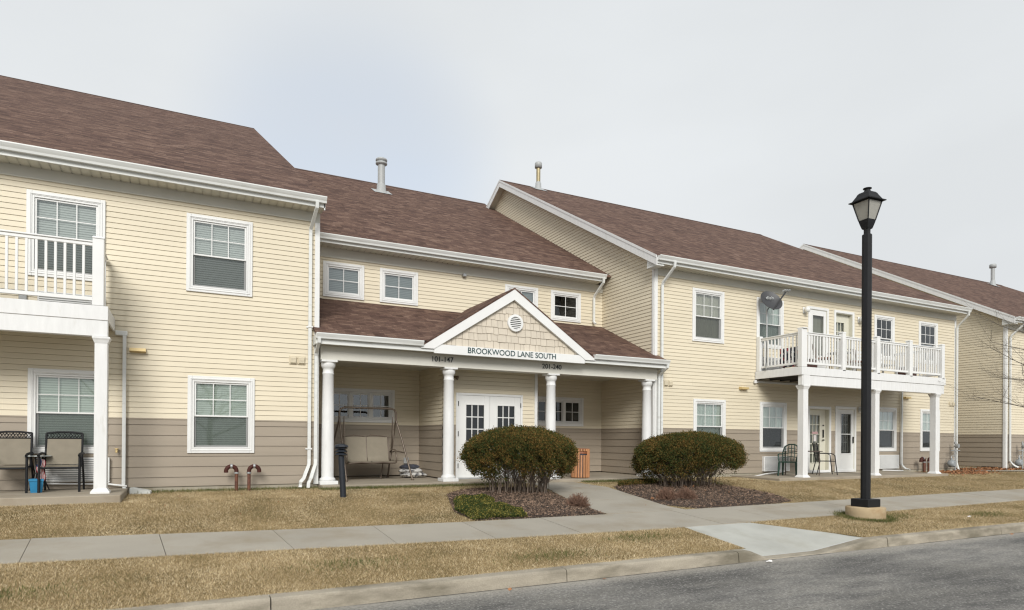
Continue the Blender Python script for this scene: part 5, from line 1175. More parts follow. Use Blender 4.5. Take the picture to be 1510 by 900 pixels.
to = text_mesh('lettering', 'dish', .16, PALEM, ds, (0, 0, 0), .004, udir=(1, 0, 0), bold=.002)
M_ = Matrix.Translation(cen+upv*.09-rt*.03+nrm*.012)@Matrix((( rt.x, upv.x, nrm.x, 0), (rt.y, upv.y, nrm.y, 0), (rt.z, upv.z, nrm.z, 0), (0, 0, 0, 1)))
for v in to.data.vertices: c_ = v.co; v.co = M_@Vector((c_.x, c_.z, c_.y*-1+.0))
m = MB(); arm0 = cen-upv*.33+nrm*-.02; arm1 = cen+nrm*.42+rt*.30+upv*.05
m.bar(arm0, arm1, .03, .04); m.tube([cen-nrm*.03, cen-nrm*.12-upv*.1, Vector((dx, dy, 4.92))], .016, 8); m.build('feed_arm', pmat('dark_grey_dish', (0, 0, 0)), ds)
m = MB(); d_ = (cen-arm1).normalized()
for o_ in (-.07, .0, .07): m.tube([arm1+rt*o_-d_*.04, arm1+rt*o_+d_*.05], [.028, .034], 10)
m.build('feed_horn', GREYM, ds)

# ================================================================== PATIO FURNITURE
def sling_chair(cx, cy, z, lab):
    t = thing('patio_chair', lab, 'patio chair', (cx, cy, z), 'black sling patio chairs'); w = .27
    m = MB()
    for s_ in (-1, 1):
        x = cx+s_*w
        m.tube([(x, cy+.30, z+1.02), (x, cy+.24, z+.70), (x, cy+.18, z+.44), (x, cy-.24, z+.42)], .018, 8)
    m.tube([(cx-w, cy-.24, z+.42), (cx+w, cy-.24, z+.42)], .018, 8); m.tube([(cx-w, cy+.18, z+.43), (cx+w, cy+.18, z+.43)], .016, 8)
    m.tube([(cx-w, cy+.30, z+1.02), (cx-.1, cy+.31, z+1.04), (cx+.1, cy+.31, z+1.04), (cx+w, cy+.30, z+1.02)], .018, 8); m.tube([(cx-w, cy+.285, z+.93), (cx+w, cy+.285, z+.93)], .012, 6)
    for k in range(6):
        a = cx-w+.54*k/6; b = a+.09
        m.tube([(a, cy+.29, z+.94), ((a+b)/2, cy+.295, z+1.015), (b, cy+.29, z+.94)], .008, 6); m.tube([(a, cy+.295, z+1.02), ((a+b)/2, cy+.29, z+.945), (b, cy+.295, z+1.02)], .008, 6)
    m.build('frame', BLKM, t)
    for s_ in (-1, 1):
        x = cx+s_*(w+.02)
        m = MB(); m.tube([(x, cy-.26, z), (x, cy-.24, z+.62)], .02, 8); m.build('leg', BLKM, t)
        m = MB(); m.tube([(x, cy+.34, z), (x, cy+.25, z+.30), (x, cy+.10, z+.60)], .018, 8); m.build('leg', BLKM, t)
        m = MB(); m.tube([(x, cy+.24, z+.66), (x, cy, z+.67), (x, cy-.22, z+.655), (x, cy-.29, z+.63)], .022, 8); m.build('armrest', BLKM, t)
    m = MB(); P = [(cx-w+.015, cx+w-.015)]; a, b = P[0]
    m.mesh([(a, cy+.285, z+.93), (b, cy+.285, z+.93), (b, cy+.225, z+.68), (a, cy+.225, z+.68), (b, cy+.175, z+.47), (a, cy+.175, z+.47)], [(0, 1, 2, 3), (3, 2, 4, 5)], True); m.build('backrest', SLING, t)
    m = MB(); m.mesh([(a, cy+.17, z+.455), (b, cy+.17, z+.455), (b, cy, z+.415), (a, cy, z+.415), (b, cy-.24, z+.435), (a, cy-.24, z+.435)], [(0, 1, 2, 3), (3, 2, 4, 5)], True); m.build('seat', SLING, t)
    return t
sling_chair(-1.88, 13.75, -.008, 'black framed taupe sling chair nearer the white column')
sling_chair(-2.63, 13.75, -.008, 'black framed taupe sling chair cut by the left edge of the photo')
st = thing('side_table', 'small glass-topped table between the two sling chairs', 'side table', (-2.26, 13.72, -.008))
m = MB(); m.lathe((-2.255, 13.95, 0), [(0, .60), (.2, .60), (.205, .61), (.2, .618), (0, .618)], 20); m.build('table_top', pmat('frosted_table_glass', (.42, .45, .44), .15, var=.05), st)
m = MB()
for a in (0.4, 2.5, 4.6): m.tube([(-2.255+.17*math.cos(a), 13.95+.17*math.sin(a), .0), (-2.255+.06*math.cos(a), 13.95+.06*math.sin(a), .3), (-2.255+.15*math.cos(a), 13.95+.15*math.sin(a), .60)], .01, 6)
m.build('table_frame', BLKM, st)
pt = thing('plant_pot', 'blue square pot on the patio between the sling chairs', 'plant pot', (-2.22, 13.62, -.008))
m = MB(); m.lathe((-2.22, 13.62, -.008), [(.085*1.3, 0), (.105*1.3, .2), (.115*1.3, .2), (.115*1.3, .235), (.1*1.3, .235), (.095*1.3, .18), (0, .18)], 4, False, math.pi/4+.1); m.build('pot', BLUEP, pt)
fl = thing('small_flag', 'small striped flag stuck in the blue pot', 'flag', (-2.20, 13.60, .17))
m = MB(); m.tube([(-2.20, 13.60, .15), (-2.20, 13.58, .62)], .006, 6); m.build('stick', BRONZE, fl)
def flag_mat():
    m, nt, o = newmat('striped_flag_cloth'); N = nt.nodes.new; L = nt.links.new
    p = N('ShaderNodeBsdfPrincipled'); p.inputs['Roughness'].default_value = .8; L(p.outputs[0], o.inputs[0])
    u = N('ShaderNodeUVMap'); u.uv_map = 'UVMap'; s = N('ShaderNodeSeparateXYZ'); L(u.outputs[0], s.inputs[0])
    a = N('ShaderNodeMath'); a.operation = 'MULTIPLY'; a.inputs[1].default_value = 6.5; L(s.outputs[0], a.inputs[0]); f = N('ShaderNodeMath'); f.operation = 'FRACT'; L(a.outputs[0], f.inputs[0])
    g = N('ShaderNodeMath'); g.operation = 'GREATER_THAN'; g.inputs[1].default_value = .5; L(f.outputs[0], g.inputs[0])
    x = N('ShaderNodeMix'); x.data_type = 'RGBA'; L(g.outputs[0], x.inputs[0]); x.inputs[6].default_value = (.42, .03, .04, 1); x.inputs[7].default_value = (.7, .68, .66, 1)
    c = N('ShaderNodeMath'); c.operation = 'GREATER_THAN'; c.inputs[1].default_value = .6; L(s.outputs[1], c.inputs[0]); c2 = N('ShaderNodeMath'); c2.operation = 'LESS_THAN'; c2.inputs[1].default_value = .54; L(s.outputs[0], c2.inputs[0])
    mm_ = N('ShaderNodeMath'); mm_.operation = 'MULTIPLY'; L(c.outputs[0], mm_.inputs[0]); L(c2.outputs[0], mm_.inputs[1])
    y = N('ShaderNodeMix'); y.data_type = 'RGBA'; L(mm_.outputs[0], y.inputs[0]); L(x.outputs[2], y.inputs[6]); y.inputs[7].default_value = (.02, .03, .12, 1); L(y.outputs[2], p.inputs['Base Color']); return m
m = MB(); vs = []; uvd = {}
for j in range(9):
    for i in range(7):
        u, v = i/6, j/8; x = -2.195+(u-.15)*.11*(1-.35*v*0)+.012*math.sin(v*9); y = 13.575+.022*math.sin(u*7+v*3); z = .58-(1-v)*.36+u*-.03
        p = (x, y, z); vs.append(p); uvd[tuple(round(c, 6) for c in p)] = (u, v)
m.mesh(vs, [(j*7+i, j*7+i+1, j*7+i+8, j*7+i+7) for j in range(8) for i in range(6)], True); m.build('flag_cloth', flag_mat(), fl, uvs=lambda v: uvd[tuple(round(c, 6) for c in v)])
# splash block under the near downspout
m = MB(); g0 = gz(14.0)+.02
m.mesh([(-.86, 14.12, g0+.09), (-.86, 13.93, g0+.09), (-.80, 13.98, g0+.10), (-.80, 14.08, g0+.10), (-.52, 14.10, g0+.035), (-.52, 13.82, g0+.035), (-.50, 13.97, g0+.0), (-.86, 14.10, g0-.03), (-.86, 13.92, g0-.03), (-.52, 14.10, g0-.03), (-.52, 13.82, g0-.03)], [(0, 1, 2, 3), (1, 5, 6, 2), (3, 2, 6, 4), (0, 3, 4), (1, 8, 10, 5), (0, 4, 9, 7), (4, 6, 5, 10, 9), (0, 7, 8, 1)])
tag(m.build('splash_block', pmat('white_splash_block', (.55, .56, .53), .6, var=.1)), 'white splash block on the grass at the patio corner', 'splash block')

# right patio: green plastic chair, table, dark metal chair
gc = thing('garden_chair', 'dark green plastic chair with openwork back on the right patio', 'garden chair', (15.95, 13.32, -.055))
def T(lx, ly, lz): a = R(-62); return (15.95+lx*math.cos(a)-ly*math.sin(a), 13.32+lx*math.sin(a)+ly*math.cos(a), -.055+lz)
m = MB()
m.tube([T(-.22, .20, .42), T(-.24, .27, .68), T(-.19, .31, .86), T(-.08, .33, .93), T(.08, .33, .93), T(.19, .31, .86), T(.24, .27, .68), T(.22, .20, .42)], .02, 8)
for k in range(5): x = -.15+.075*k; m.tube([T(x*1.1, .21, .44), T(x*1.25, .28, .66), T(x, .325, .91)], .012, 6)
for z_, y_ in ((.54, .24), (.66, .27), (.78, .30)): m.tube([T(-.22, y_, z_), T(0, y_+.015, z_+.03), T(.22, y_, z_)], .012, 6)
m.build('backrest', GREENP, gc)
m = MB(); m.prism([T(-.24, -.24, .40), T(.24, -.24, .40), T(.22, .22, .40), T(-.22, .22, .40)], (0, 0, .03)); m.build('seat', GREENP, gc)
for s_ in (-1, 1):
    m = MB(); m.tube([T(s_*.25, -.26, 0), T(s_*.23, -.21, .40)], [.022, .035], 8); m.build('leg', GREENP, gc)
    m = MB(); m.tube([T(s_*.25, .34, 0), T(s_*.22, .22, .42)], [.022, .035], 8); m.build('leg', GREENP, gc)
    m = MB(); m.tube([T(s_*.25, .26, .64), T(s_*.27, .0, .65), T(s_*.27, -.18, .63), T(s_*.25, -.22, .52), T(s_*.23, -.21, .40)], .02, 8); m.build('armrest', GREENP, gc)
pt2 = thing('patio_table', 'dark slatted patio table between the green chair and the column', 'patio table', (16.75, 13.5, -.055))
m = MB()
for k in range(8): m.box(16.35, 17.15, 13.12+k*.1, 13.19+k*.1, .66, .685)
m.build('table_top', pmat('brown_resin', (.075, .055, .045), .6), pt2)
for x, y in ((16.42, 13.18), (17.08, 13.18), (16.42, 13.85), (17.08, 13.85)): m = MB(); m.tube([(x, y, -.055), (x, y, .66)], .018, 6); m.build('leg', MATS['brown_resin'], pt2)
mc = thing('metal_chair', 'dark metal armchair right of the corner column on the patio', 'garden chair', (17.75, 13.35, -.055))
def T2(lx, ly, lz): a = R(52); return (17.78+lx*math.cos(a)-ly*math.sin(a), 13.50+lx*math.sin(a)+ly*math.cos(a), -.055+lz)
m = MB(); m.tube([T2(-.24, .22, .42), T2(-.24, .32, .98), T2(.24, .32, .98), T2(.24, .22, .42)], .015, 8)
for k in range(6): x = -.18+.072*k; m.tube([T2(x, .22, .44), T2(x, .32, .97)], .007, 5)
m.build('backrest', BLKM, mc)
m = MB(); m.prism([T2(-.24, -.24, .41), T2(.24, -.24, .41), T2(.24, .24, .41), T2(-.24, .24, .41)], (0, 0, .02)); m.build('seat', BLKM, mc)
for s_ in (-1, 1):
    m = MB(); m.tube([T2(s_*.26, -.27, 0), T2(s_*.26, -.22, .40), T2(s_*.26, -.20, .60), T2(s_*.26, -.10, .66), T2(s_*.25, .26, .66)], .014, 8); m.build('armrest', BLKM, mc)
    m = MB(); m.tube([T2(s_*.26, .32, 0), T2(s_*.24, .22, .42)], .014, 8); m.build('leg', BLKM, mc)
# on the balcony
DZ = 3.08
sf = thing('storage_bench', 'white slatted bench behind the balcony railing', 'bench', (20.3, 13.5, DZ))
m = MB()
for k in range(4): m.box(19.6, 21.1, 13.35+k*.12, 13.44+k*.12, DZ+.42, DZ+.45)
m.build('seat', WHITE2, sf)
m = MB()
for k in range(3): m.box(19.6, 21.1, 13.83, 13.86, DZ+.55+k*.12, DZ+.63+k*.12)
m.build('backrest', WHITE2, sf)
for x in (19.62, 21.04):
    m = MB(); m.box(x, x+.05, 13.33, 13.38, DZ, DZ+.62); m.box(x, x+.05, 13.80, 13.85, DZ, DZ+.88); m.build('bench_end', WHITE2, sf)
def crate(name, x0, x1, y0, y1, h, mt, lab, cat, lid=True):
    m = MB(); m.bbox(x0, x1, y0, y1, DZ+.01, DZ+h, .02); t = thing(name, lab, cat, ((x0+x1)/2, (y0+y1)/2, DZ)); m.build('box_body', mt, t)
    if lid: m = MB(); m.bbox(x0-.02, x1+.02, y0-.02, y1+.02, DZ+h+.001, DZ+h+.035, .01); m.build('lid', WHITE2, t)
crate('storage_box', 16.25, 16.75, 13.0, 13.35, .30, pmat('red_brown_plastic', (.085, .035, .028), .5), 'low red-brown storage box near the balcony corner', 'storage box')
crate('storage_box', 22.0-.75, 22.0-.25, 13.1, 13.5, .36, MATS['red_brown_plastic'], 'red-brown storage box at the far end of the balcony', 'storage box')
# folded floral cloth hanging on a rack
rk = thing('drying_rack', 'rack with patterned dark red and white cloth beside the balcony side railing', 'drying rack', (16.05, 13.2, DZ))
def floral():
    m, nt, o = newmat('floral_cloth'); N = nt.nodes.new; L = nt.links.new
    p = N('ShaderNodeBsdfPrincipled'); p.inputs['Roughness'].default_value = .9; L(p.outputs[0], o.inputs[0]); g = N('ShaderNodeNewGeometry')
    v = N('ShaderNodeTexVoronoi'); v.inputs['Scale'].default_value = 13; L(g.outputs['Position'], v.inputs['Vector']); s = N('ShaderNodeSeparateColor'); L(v.outputs['Color'], s.inputs[0])
    c = N('ShaderNodeValToRGB'); c.color_ramp.interpolation = 'CONSTANT'; L(s.outputs[0], c.inputs[0]); e = c.color_ramp.elements; e[0].color = (.03, .03, .04, 1); e[1].position = .78; e[1].color = (.6, .58, .56, 1); a = e.new(.4); a.color = (.30, .03, .04, 1); a = e.new(.55); a.color = (.04, .04, .06, 1); L(c.outputs[0], p.inputs['Base Color']); return m
m = MB(); n = 18; vs = []
for k in range(n+1):
    y = 12.95+.75*k/n; x = 16.0+.03*math.sin(k*1.3); vs += [(x, y, DZ+.08), (x+.01, y, DZ+.66), (x+.12, y, DZ+.67), (x+.14, y, DZ+.2)]
m.mesh(vs, [(4*k+j, 4*k+4+j, 4*k+5+j, 4*k+1+j) for k in range(n) for j in range(3)], True); m.build('cloth', floral(), rk)
m = MB()
for y in (12.95, 13.7): m.tube([(15.95, y, DZ), (16.06, y, DZ+.65), (16.2, y, DZ)], .012, 6)
m.tube([(16.06, 12.93, DZ+.66), (16.06, 13.72, DZ+.66)], .012, 6); m.build('rack_frame', GREYM, rk)
def dark_chair(cx, cy, ang, lab):
    t = thing('balcony_chair', lab, 'chair', (cx, cy, DZ), 'dark chairs on the balcony'); ca, sa = math.cos(ang), math.sin(ang)
    def W(lx, ly, lz): return (cx+lx*ca-ly*sa, cy+lx*sa+ly*ca, DZ+lz)
    m = MB(); m.tube([W(-.22, .2, .4), W(-.22, .28, .86), W(.22, .28, .86), W(.22, .2, .4)], .016, 8)
    for k in range(5): x = -.15+.075*k; m.tube([W(x, .21, .42), W(x, .28, .85)], .009, 5)
    m.build('backrest', BRONZE, t)
    m = MB(); m.prism([W(-.23, -.22, .40), W(.23, -.22, .40), W(.22, .22, .40), W(-.22, .22, .40)], (0, 0, .04)); m.build('seat', WOOD2, t)
    for x, y in ((-.22, -.21), (.22, -.21), (-.22, .21), (.22, .21)): m = MB(); m.tube([W(x, y, 0), W(x, y, .40)], .014, 6); m.build('leg', BRONZE, t)
dark_chair(17.45, 13.35, .5, 'dark chair nearest the balcony corner post'); dark_chair(19.0, 13.4, -.3, 'dark chair behind the lamp post on the balcony'); 
bt = thing('balcony_table', 'small round table between the balcony chairs', 'table', (18.2, 13.35, DZ))
m = MB(); m.lathe((18.2, 13.35, DZ), [(0, .62), (.33, .62), (.34, .64), (.33, .655), (0, .655)], 20); m.build('table_top', pmat('pale_table', (.5, .5, .48), .5), bt)
m = MB(); m.tube([(18.2, 13.35, DZ), (18.2, 13.35, DZ+.62)], .025, 8); m.lathe((18.2, 13.35, DZ), [(.2, 0), (.2, .02), (.03, .05)], 12); m.build('pedestal', BRONZE, bt)

# ================================================================== HEDGES
def in_poly(x, y, P):
    c = np.zeros(x.shape, bool); n = len(P)
    for i in range(n):
        x1, y1 = P[i]; x2, y2 = P[(i+1) % n]
        k = ((y1 > y) != (y2 > y)) & (x < (x2-x1)*(y-y1)/(y2-y1+1e-12)+x1); c ^= k
    return c
def leaf_mesh(P, D, ln, wd, r):
    """tiny two-triangle leaves at P pointing along D"""
    n = len(P); D = D/np.linalg.norm(D, axis=1)[:, None]; A = r.normal(size=(n, 3)); S = np.cross(D, A); S /= np.linalg.norm(S, axis=1)[:, None]
    L_ = (ln*r.uniform(.6, 1.3, n))[:, None]; W_ = (wd*r.uniform(.6, 1.3, n))[:, None]
    V = np.stack([P, P+D*L_*.5+S*W_*.5, P+D*L_, P+D*L_*.5-S*W_*.5], 1).reshape(-1, 3)
    return V, np.arange(n*4).reshape(-1, 4)
def hedge(cx, cy, rx, ry, zt, zw, zb, gx, lab, seed, N=95000, ns=60, lean=0.0, low=None, bare=None):
    """rounded clipped crown over bare stems: zt top, zw widest, zb ragged lower edge"""
    r = np.random.default_rng(seed); g0 = gz(cy)
    t = thing('hedge_bush', lab, 'hedge', (cx, cy, g0), 'clipped hedges beside the entrance path')
    th = r.uniform(0, 2*np.pi, N*2); ph = r.uniform(-1, 1, N*2)
    z = np.where(ph > 0, zw+(zt-zw)*np.abs(ph)**1.0, zw+(zw-zb)*ph*1.15)
    k = np.where(z > zw, (z-zw)/(zt-zw), (zw-z)/((zw-zb)*1.15)); k = np.clip(k, 0, 1)
    rad = np.where(z > zw, (1-k**2.4)**(1/2.0), 1-.30*k**1.9)
    # lumps in the outline
    lump = 1+.035*np.sin(5*th+seed)+.03*np.sin(9*th+7*z+seed)+.025*np.sin(17*th+13*z)+.02*r.normal(size=th.shape)
    dep = 1-np.abs(r.exponential(.085, th.shape)); dep = np.clip(dep, .15, 1.0)
    deep = r.random(th.shape) < .22; dep = np.where(deep, r.uniform(.3, .95, th.shape), dep)
    ce = .5+.5*np.sin(3*th+1.3*seed)*np.sin(2.1*th+2)
    keep = np.ones(th.shape, bool)
    # gaps: noise along the lower rim
    nz_ = .5+.5*np.sin(4*th+seed*1.7)*np.cos(7*th+z*6); lowk = np.where(z < zw, k, 0)
    keep &= r.random(th.shape) > np.clip(lowk**1.1*(.85+.9*(nz_-.3)), 0, .98)
    if low is not None: keep |= (r.random(th.shape) < .5)&(low(th) > .5)&(z > zb)
    ux, uy = np.cos(th), np.sin(th)
    hol = np.sin(13*ux+5*z*3+seed)*np.sin(11*uy+17*z)*np.sin(14*z+9*ux)
    keep &= ~((hol > .22)&(dep > .80)&(r.random(th.shape) < .85))
    if bare is not None: keep &= ~((z < bare(ux, th))&(r.random(th.shape) < .93))
    lump = lump*np.where(r.random(th.shape) < .035, r.uniform(1.0, 1.10, th.shape), 1.0)
    lump = lump*(1+.045*np.sin(6*ux+12*z+seed)*np.sin(7*uy+3))
    x = cx+lean*(z-zw)+rx*rad*lump*dep*ux; y = cy+ry*rad*lump*dep*uy
    # flattish crown top: fill its disc too
    P = np.stack([x, y, z], 1)[keep][:N]
    q = int(N*.42); a = r.uniform(0, 2*np.pi, q); rr = np.sqrt(r.uniform(0, 1, q))*.97
    zt_ = zw+(zt-zw)*(1-rr**2.0)**(1/2.4)*(1+.045*np.sin(5*a+7*rr+seed)+.03*np.sin(13*rr+4*a))+r.normal(size=q)*.012-r.exponential(.03, q)
    P2 = np.stack([cx+rx*rr*np.cos(a), cy+ry*rr*np.sin(a), zt_], 1)
    P = np.concatenate([P, P2]); 
    # cluster: snap a share toward sprig centres so light and dark clumps appear
    cent = P[r.integers(0, len(P), len(P)//14)]; idx = r.integers(0, len(cent), len(P)); near = cent[idx]+r.normal(size=P.shape)*np.array([.026, .026, .026]); mm_ = r.random(len(P)) < .62; P = np.where(mm_[:, None], near, P)
    C = np.array([cx, cy, (zw+zb)/2]); D = (P-C); D[:, 2] += .35; D = D/np.linalg.norm(D, axis=1)[:, None]+r.normal(size=P.shape)*.75
    V, F = leaf_mesh(P, D, .036, .019, r); rawmesh('foliage', V, F, HEDGE, t, 4)
    m = MB(); rs = random.Random(seed)
    for k in range(ns):
        a = rs.uniform(0, 2*math.pi); q = math.sqrt(rs.random()); bx, by = cx+gx*q*math.cos(a), cy+.30*q*math.sin(a)
        e = q*rs.uniform(.75, 1.05); ex, ey = cx+rx*.88*e*math.cos(a), cy+ry*.88*e*math.sin(a); ez = rs.uniform(zw-.12, zw+.28)
        p0 = Vector((bx, by, g0-.03)); p3 = Vector((ex, ey, ez)); p1 = p0+Vector((rs.uniform(-.05, .05), rs.uniform(-.05, .05), .25)); p2 = p0.lerp(p3, .6)+Vector((rs.uniform(-.08, .08), rs.uniform(-.08, .08), -.02))
        r0 = rs.uniform(.006, .015); m.tube([p0, p1, p2, p3], [r0, r0*.85, r0*.65, r0*.4], 5, False)
        for b in range(5):
            s0 = p1.lerp(p2, rs.random()) if b else p2; e_ = s0+Vector((rs.uniform(-.28, .28), rs.uniform(-.25, .25), rs.uniform(.12, .42))); m.tube([s0, s0.lerp(e_, .5)+Vector((rs.uniform(-.03, .03), 0, .01)), e_], [r0*.5, r0*.4, r0*.25], 4, False)
    m.build('stems', STEM, t)
    return t
hedge(6.24, 11.9, 1.20, .95, 1.17, .62, .17, .76, 'round clipped hedge in front of the entrance doors', 3, ns=90, bare=lambda ux, th: .30+.10*np.sin(5*th)+.07*np.sin(11*th+1)-.22*np.clip(-ux-.45, 0, 1))
hedge(10.95, 12.0, 1.46, 1.0, 1.12, .52, -.0, .95, 'wider clipped hedge on the right of the entrance path', 8, N=105000, ns=110, lean=.10, bare=lambda ux, th: np.where(ux > -.05, .38+.10*np.sin(7*th), .16+.12*np.sin(6*th)))

def twig_bush(cx, cy, rr, h, lab, seed):
    rs = random.Random(seed); g0 = gz(cy); t = thing('dead_shrub', lab, 'shrub', (cx, cy, g0), 'small leafless brown shrubs')
    m = MB()
    for k in range(340):
        a = rs.uniform(0, 2*math.pi); el = math.asin(rs.uniform(.12, 1)); d = Vector((math.cos(a)*math.cos(el)*rr, math.sin(a)*math.cos(el)*rr, math.sin(el)*h))*rs.uniform(.8, 1.08)
        b = Vector((cx, cy, g0))+Vector((d.x*.25, d.y*.25, 0)); e = Vector((cx, cy, g0))+d; mid = b.lerp(e, .55)+Vector((rs.uniform(-.02, .02), rs.uniform(-.02, .02), .03))
        m.tube([b, mid, e], [.0045, .0035, .002], 3, False)
        for j in range(3):
            s0 = b.lerp(e, rs.uniform(.5, .95)); e2 = s0+Vector((rs.uniform(-.05, .05), rs.uniform(-.05, .05), rs.uniform(0, .06))); m.tube([s0, e2], [.0028, .0018], 3, False)
    m.build('twigs', TWIG, t)
twig_bush(6.72, 10.42, .25, .30, 'small brown twiggy shrub left of the path, at the tip of the near bed', 5)
twig_bush(9.13, 10.72, .24, .29, 'small brown twiggy shrub on the left of the pair below the wide hedge', 6)
twig_bush(9.60, 10.66, .27, .28, 'small brown twiggy shrub on the right of the pair below the wide hedge', 7)

# ================================================================== PLANTING BEDS
BED1 = [(4.35, 9.86), (5.2, 9.80), (6.2, 9.78), (6.90, 9.78), (6.93, 10.4), (6.97, 11.2), (7.05, 12.0), (6.9, 12.6), (6.3, 12.8), (5.4, 12.7), (4.75, 12.2), (4.5, 11.4), (4.28, 10.6)]
BED2 = [(9.2, 9.86), (10.2, 9.86), (11.5, 9.92), (12.2, 10.1), (12.5, 10.8), (12.3, 11.8), (11.9, 12.8), (11.0, 13.1), (9.9, 13.0), (9.0, 12.4), (8.80, 12.0), (8.76, 11.2), (8.73, 10.4)]
for P in (BED1, BED2):
    c = (sum(p[0] for p in P)/len(P), sum(p[1] for p in P)/len(P)); vs = [(c[0], c[1], gz(c[1])+.09)]; n = len(P)
    for f, h in ((.55, .075), (.88, .045), (1.0, .006)): vs += [(c[0]+(x-c[0])*f, c[1]+(y-c[1])*f, gz(c[1]+(y-c[1])*f)+h) for x, y in P]
    fs = [(0, 1+k, 1+(k+1) % n) for k in range(n)]+[(1+j*n+k, 1+j*n+n+k, 1+j*n+n+(k+1) % n, 1+j*n+(k+1) % n) for j in range(2) for k in range(n)]
    m = MB(); m.mesh(vs, fs, True); tag(m.build('mulch_bed', MULCH), kind='structure')
def bedz(x, y, P):
    c = (sum(p[0] for p in P)/len(P), sum(p[1] for p in P)/len(P)); A = np.array(P); a = np.arctan2(y-c[1], x-c[0]); aa = np.arctan2(A[:, 1]-c[1], A[:, 0]-c[0]); rr = np.hypot(A[:, 0]-c[0], A[:, 1]-c[1]); o = np.argsort(aa)
    R_ = np.interp(a, aa[o], rr[o], period=2*np.pi); f = np.hypot(x-c[0], y-c[1])/R_
    return gzv(y)+np.interp(f, [0, .55, .88, 1, 1.3], [.09, .075, .045, .008, 0])
def scatter(P, n, r):
    A = np.array(P); x = r.uniform(A[:, 0].min(), A[:, 0].max(), n*3); y = r.uniform(A[:, 1].min(), A[:, 1].max(), n*3); k = in_poly(x, y, P); return x[k][:n], y[k][:n]
for P, sd in ((BED1, 1), (BED2, 2)):
    r = np.random.default_rng(sd); x, y = scatter(P, 15000, r); z = bedz(x, y, P)+.004
    D = r.normal(size=(len(x), 3)); D[:, 2] = np.abs(D[:, 2])*.25; V, F = leaf_mesh(np.stack([x, y, z], 1), D, .045, .013, r)
    tag(rawmesh('mulch_chips', V, F, CHIP, None, 4), 'brown shredded mulch in the %s bed' % ('near' if sd == 1 else 'wide hedge'), 'mulch', kind='stuff')
# ground cover in the near bed
r = np.random.default_rng(5); GC = [(4.34, 9.87), (5.30, 9.82), (5.38, 10.3), (5.15, 10.8), (5.3, 11.2), (5.0, 11.6), (4.58, 11.4), (4.30, 10.6)]
x, y = scatter(GC, 26000, r); z = bedz(x, y, BED1)+r.uniform(.0, .10, len(x))*(.5+.5*np.sin(x*9)*np.sin(y*8))
D = r.normal(size=(len(x), 3)); D[:, 2] = np.abs(D[:, 2])+.2; V, F = leaf_mesh(np.stack([x, y, z], 1), D, .030, .020, r)
tag(rawmesh('ground_cover', V, F, COVER, None, 4), 'low yellow-green ground cover in front of the near hedge', 'ground cover', kind='stuff')
GC2 = [(9.05, 12.3), (10.1, 12.2), (10.2, 12.8), (9.4, 12.8)]
x, y = scatter(GC2, 5000, r); z = bedz(x, y, BED2)+r.uniform(0, .09, len(x)); D = r.normal(size=(len(x), 3)); D[:, 2] = np.abs(D[:, 2])+.2; V, F = leaf_mesh(np.stack([x, y, z], 1), D, .030, .018, r)
tag(rawmesh('ground_cover', V, F, HEDGE, None, 4), 'thin dark ground cover left of the wide hedge', 'ground cover', kind='stuff')

# ================================================================== GRASS
def blades(name, x, y, ln, wd, lab, sd):
    r = np.random.default_rng(sd); n = len(x); z = gzv(y)-.003
    a = r.uniform(0, 2*np.pi, n); tilt = r.uniform(.5, 1.5, n); L_ = ln*r.uniform(.5, 1.25, n); dx_ = np.cos(a)*np.sin(tilt); dy_ = np.sin(a)*np.sin(tilt); dz_ = np.cos(tilt)+.12
    P = np.stack([x, y, z], 1); D = np.stack([dx_, dy_, dz_], 1); b = r.uniform(0, np.pi, n); S = np.stack([np.cos(b), np.sin(b), np.zeros(n)], 1); W_ = wd*r.uniform(.7, 1.4, n)
    V = np.stack([P-S*W_[:, None]/2, P+S*W_[:, None]/2, P+D*L_[:, None]], 1).reshape(-1, 3)
    o = rawmesh(name, V, np.arange(n*3).reshape(-1, 3), GRASS); tag(o, lab, 'grass', kind='stuff')
def area(x0, x1, y0, y1, dens, r):
    n = int((x1-x0)*(y1-y0)*dens); return r.uniform(x0, x1, n), r.uniform(y0, y1, n)
r = np.random.default_rng(9)
nY = lambda x: np.interp(x, *zip(*NEAR)); fY = lambda x: np.interp(x, *zip(*FAR))
X_, Y_ = [], []
for x0, x1, d in ((-5, 3, 9500), (3, 8, 7500), (8, 14, 5500), (14, 24, 3000), (24, 45, 900)):
    x, y = area(x0, x1, 6.872, 9.2, d, r); k = (y < nY(x)+.018+.015*np.sin(x*23))&~((x > AX0(y)-.008)&(x < AX1(y)+.008)); k &= np.hypot(x-LX, y-LY) > .345; X_.append(x[k]); Y_.append(y[k])
# a few tufts hang over the kerb
x = r.uniform(-4, 25, 26000); y = 6.875-np.abs(r.normal(size=len(x)))*.022; k = ~((x > 6.95)&(x < 10.05)); X_.append(x[k]); Y_.append(y[k])
blades('verge_grass', np.concatenate(X_), np.concatenate(Y_),   .036, .0045, 'tan dormant grass between the sidewalk and the kerb', 1)
X_, Y_ = [], []
for x0, x1, d in ((-7, 2, 6200), (2, 9, 5200), (9, 16, 3600), (16, 26, 2200), (26, 45, 900)):
    x, y = area(x0, x1, 9.7, 14.25, d, r)
    k = (y > fY(x)-.018-.012*np.sin(x*19))&~((y < 13.9)&(x > np.interp(y, *zip(*EL))-.006)&(x < np.interp(y, *zip(*ER))+.006))
    k &= ~in_poly(x, y, BED1)&~in_poly(x, y, BED2)&~((x < -.89)&(y > 12.49))&~((x > 14.59)&(x < 22.51)&(y > 12.49))&~((x > 2.6)&(x < 11.67)&(y > 13.85)); X_.append(x[k]); Y_.append(y[k])
blades('lawn_grass', np.concatenate(X_), np.concatenate(Y_), .034, .0050, 'tan dormant lawn in front of the buildings', 2)
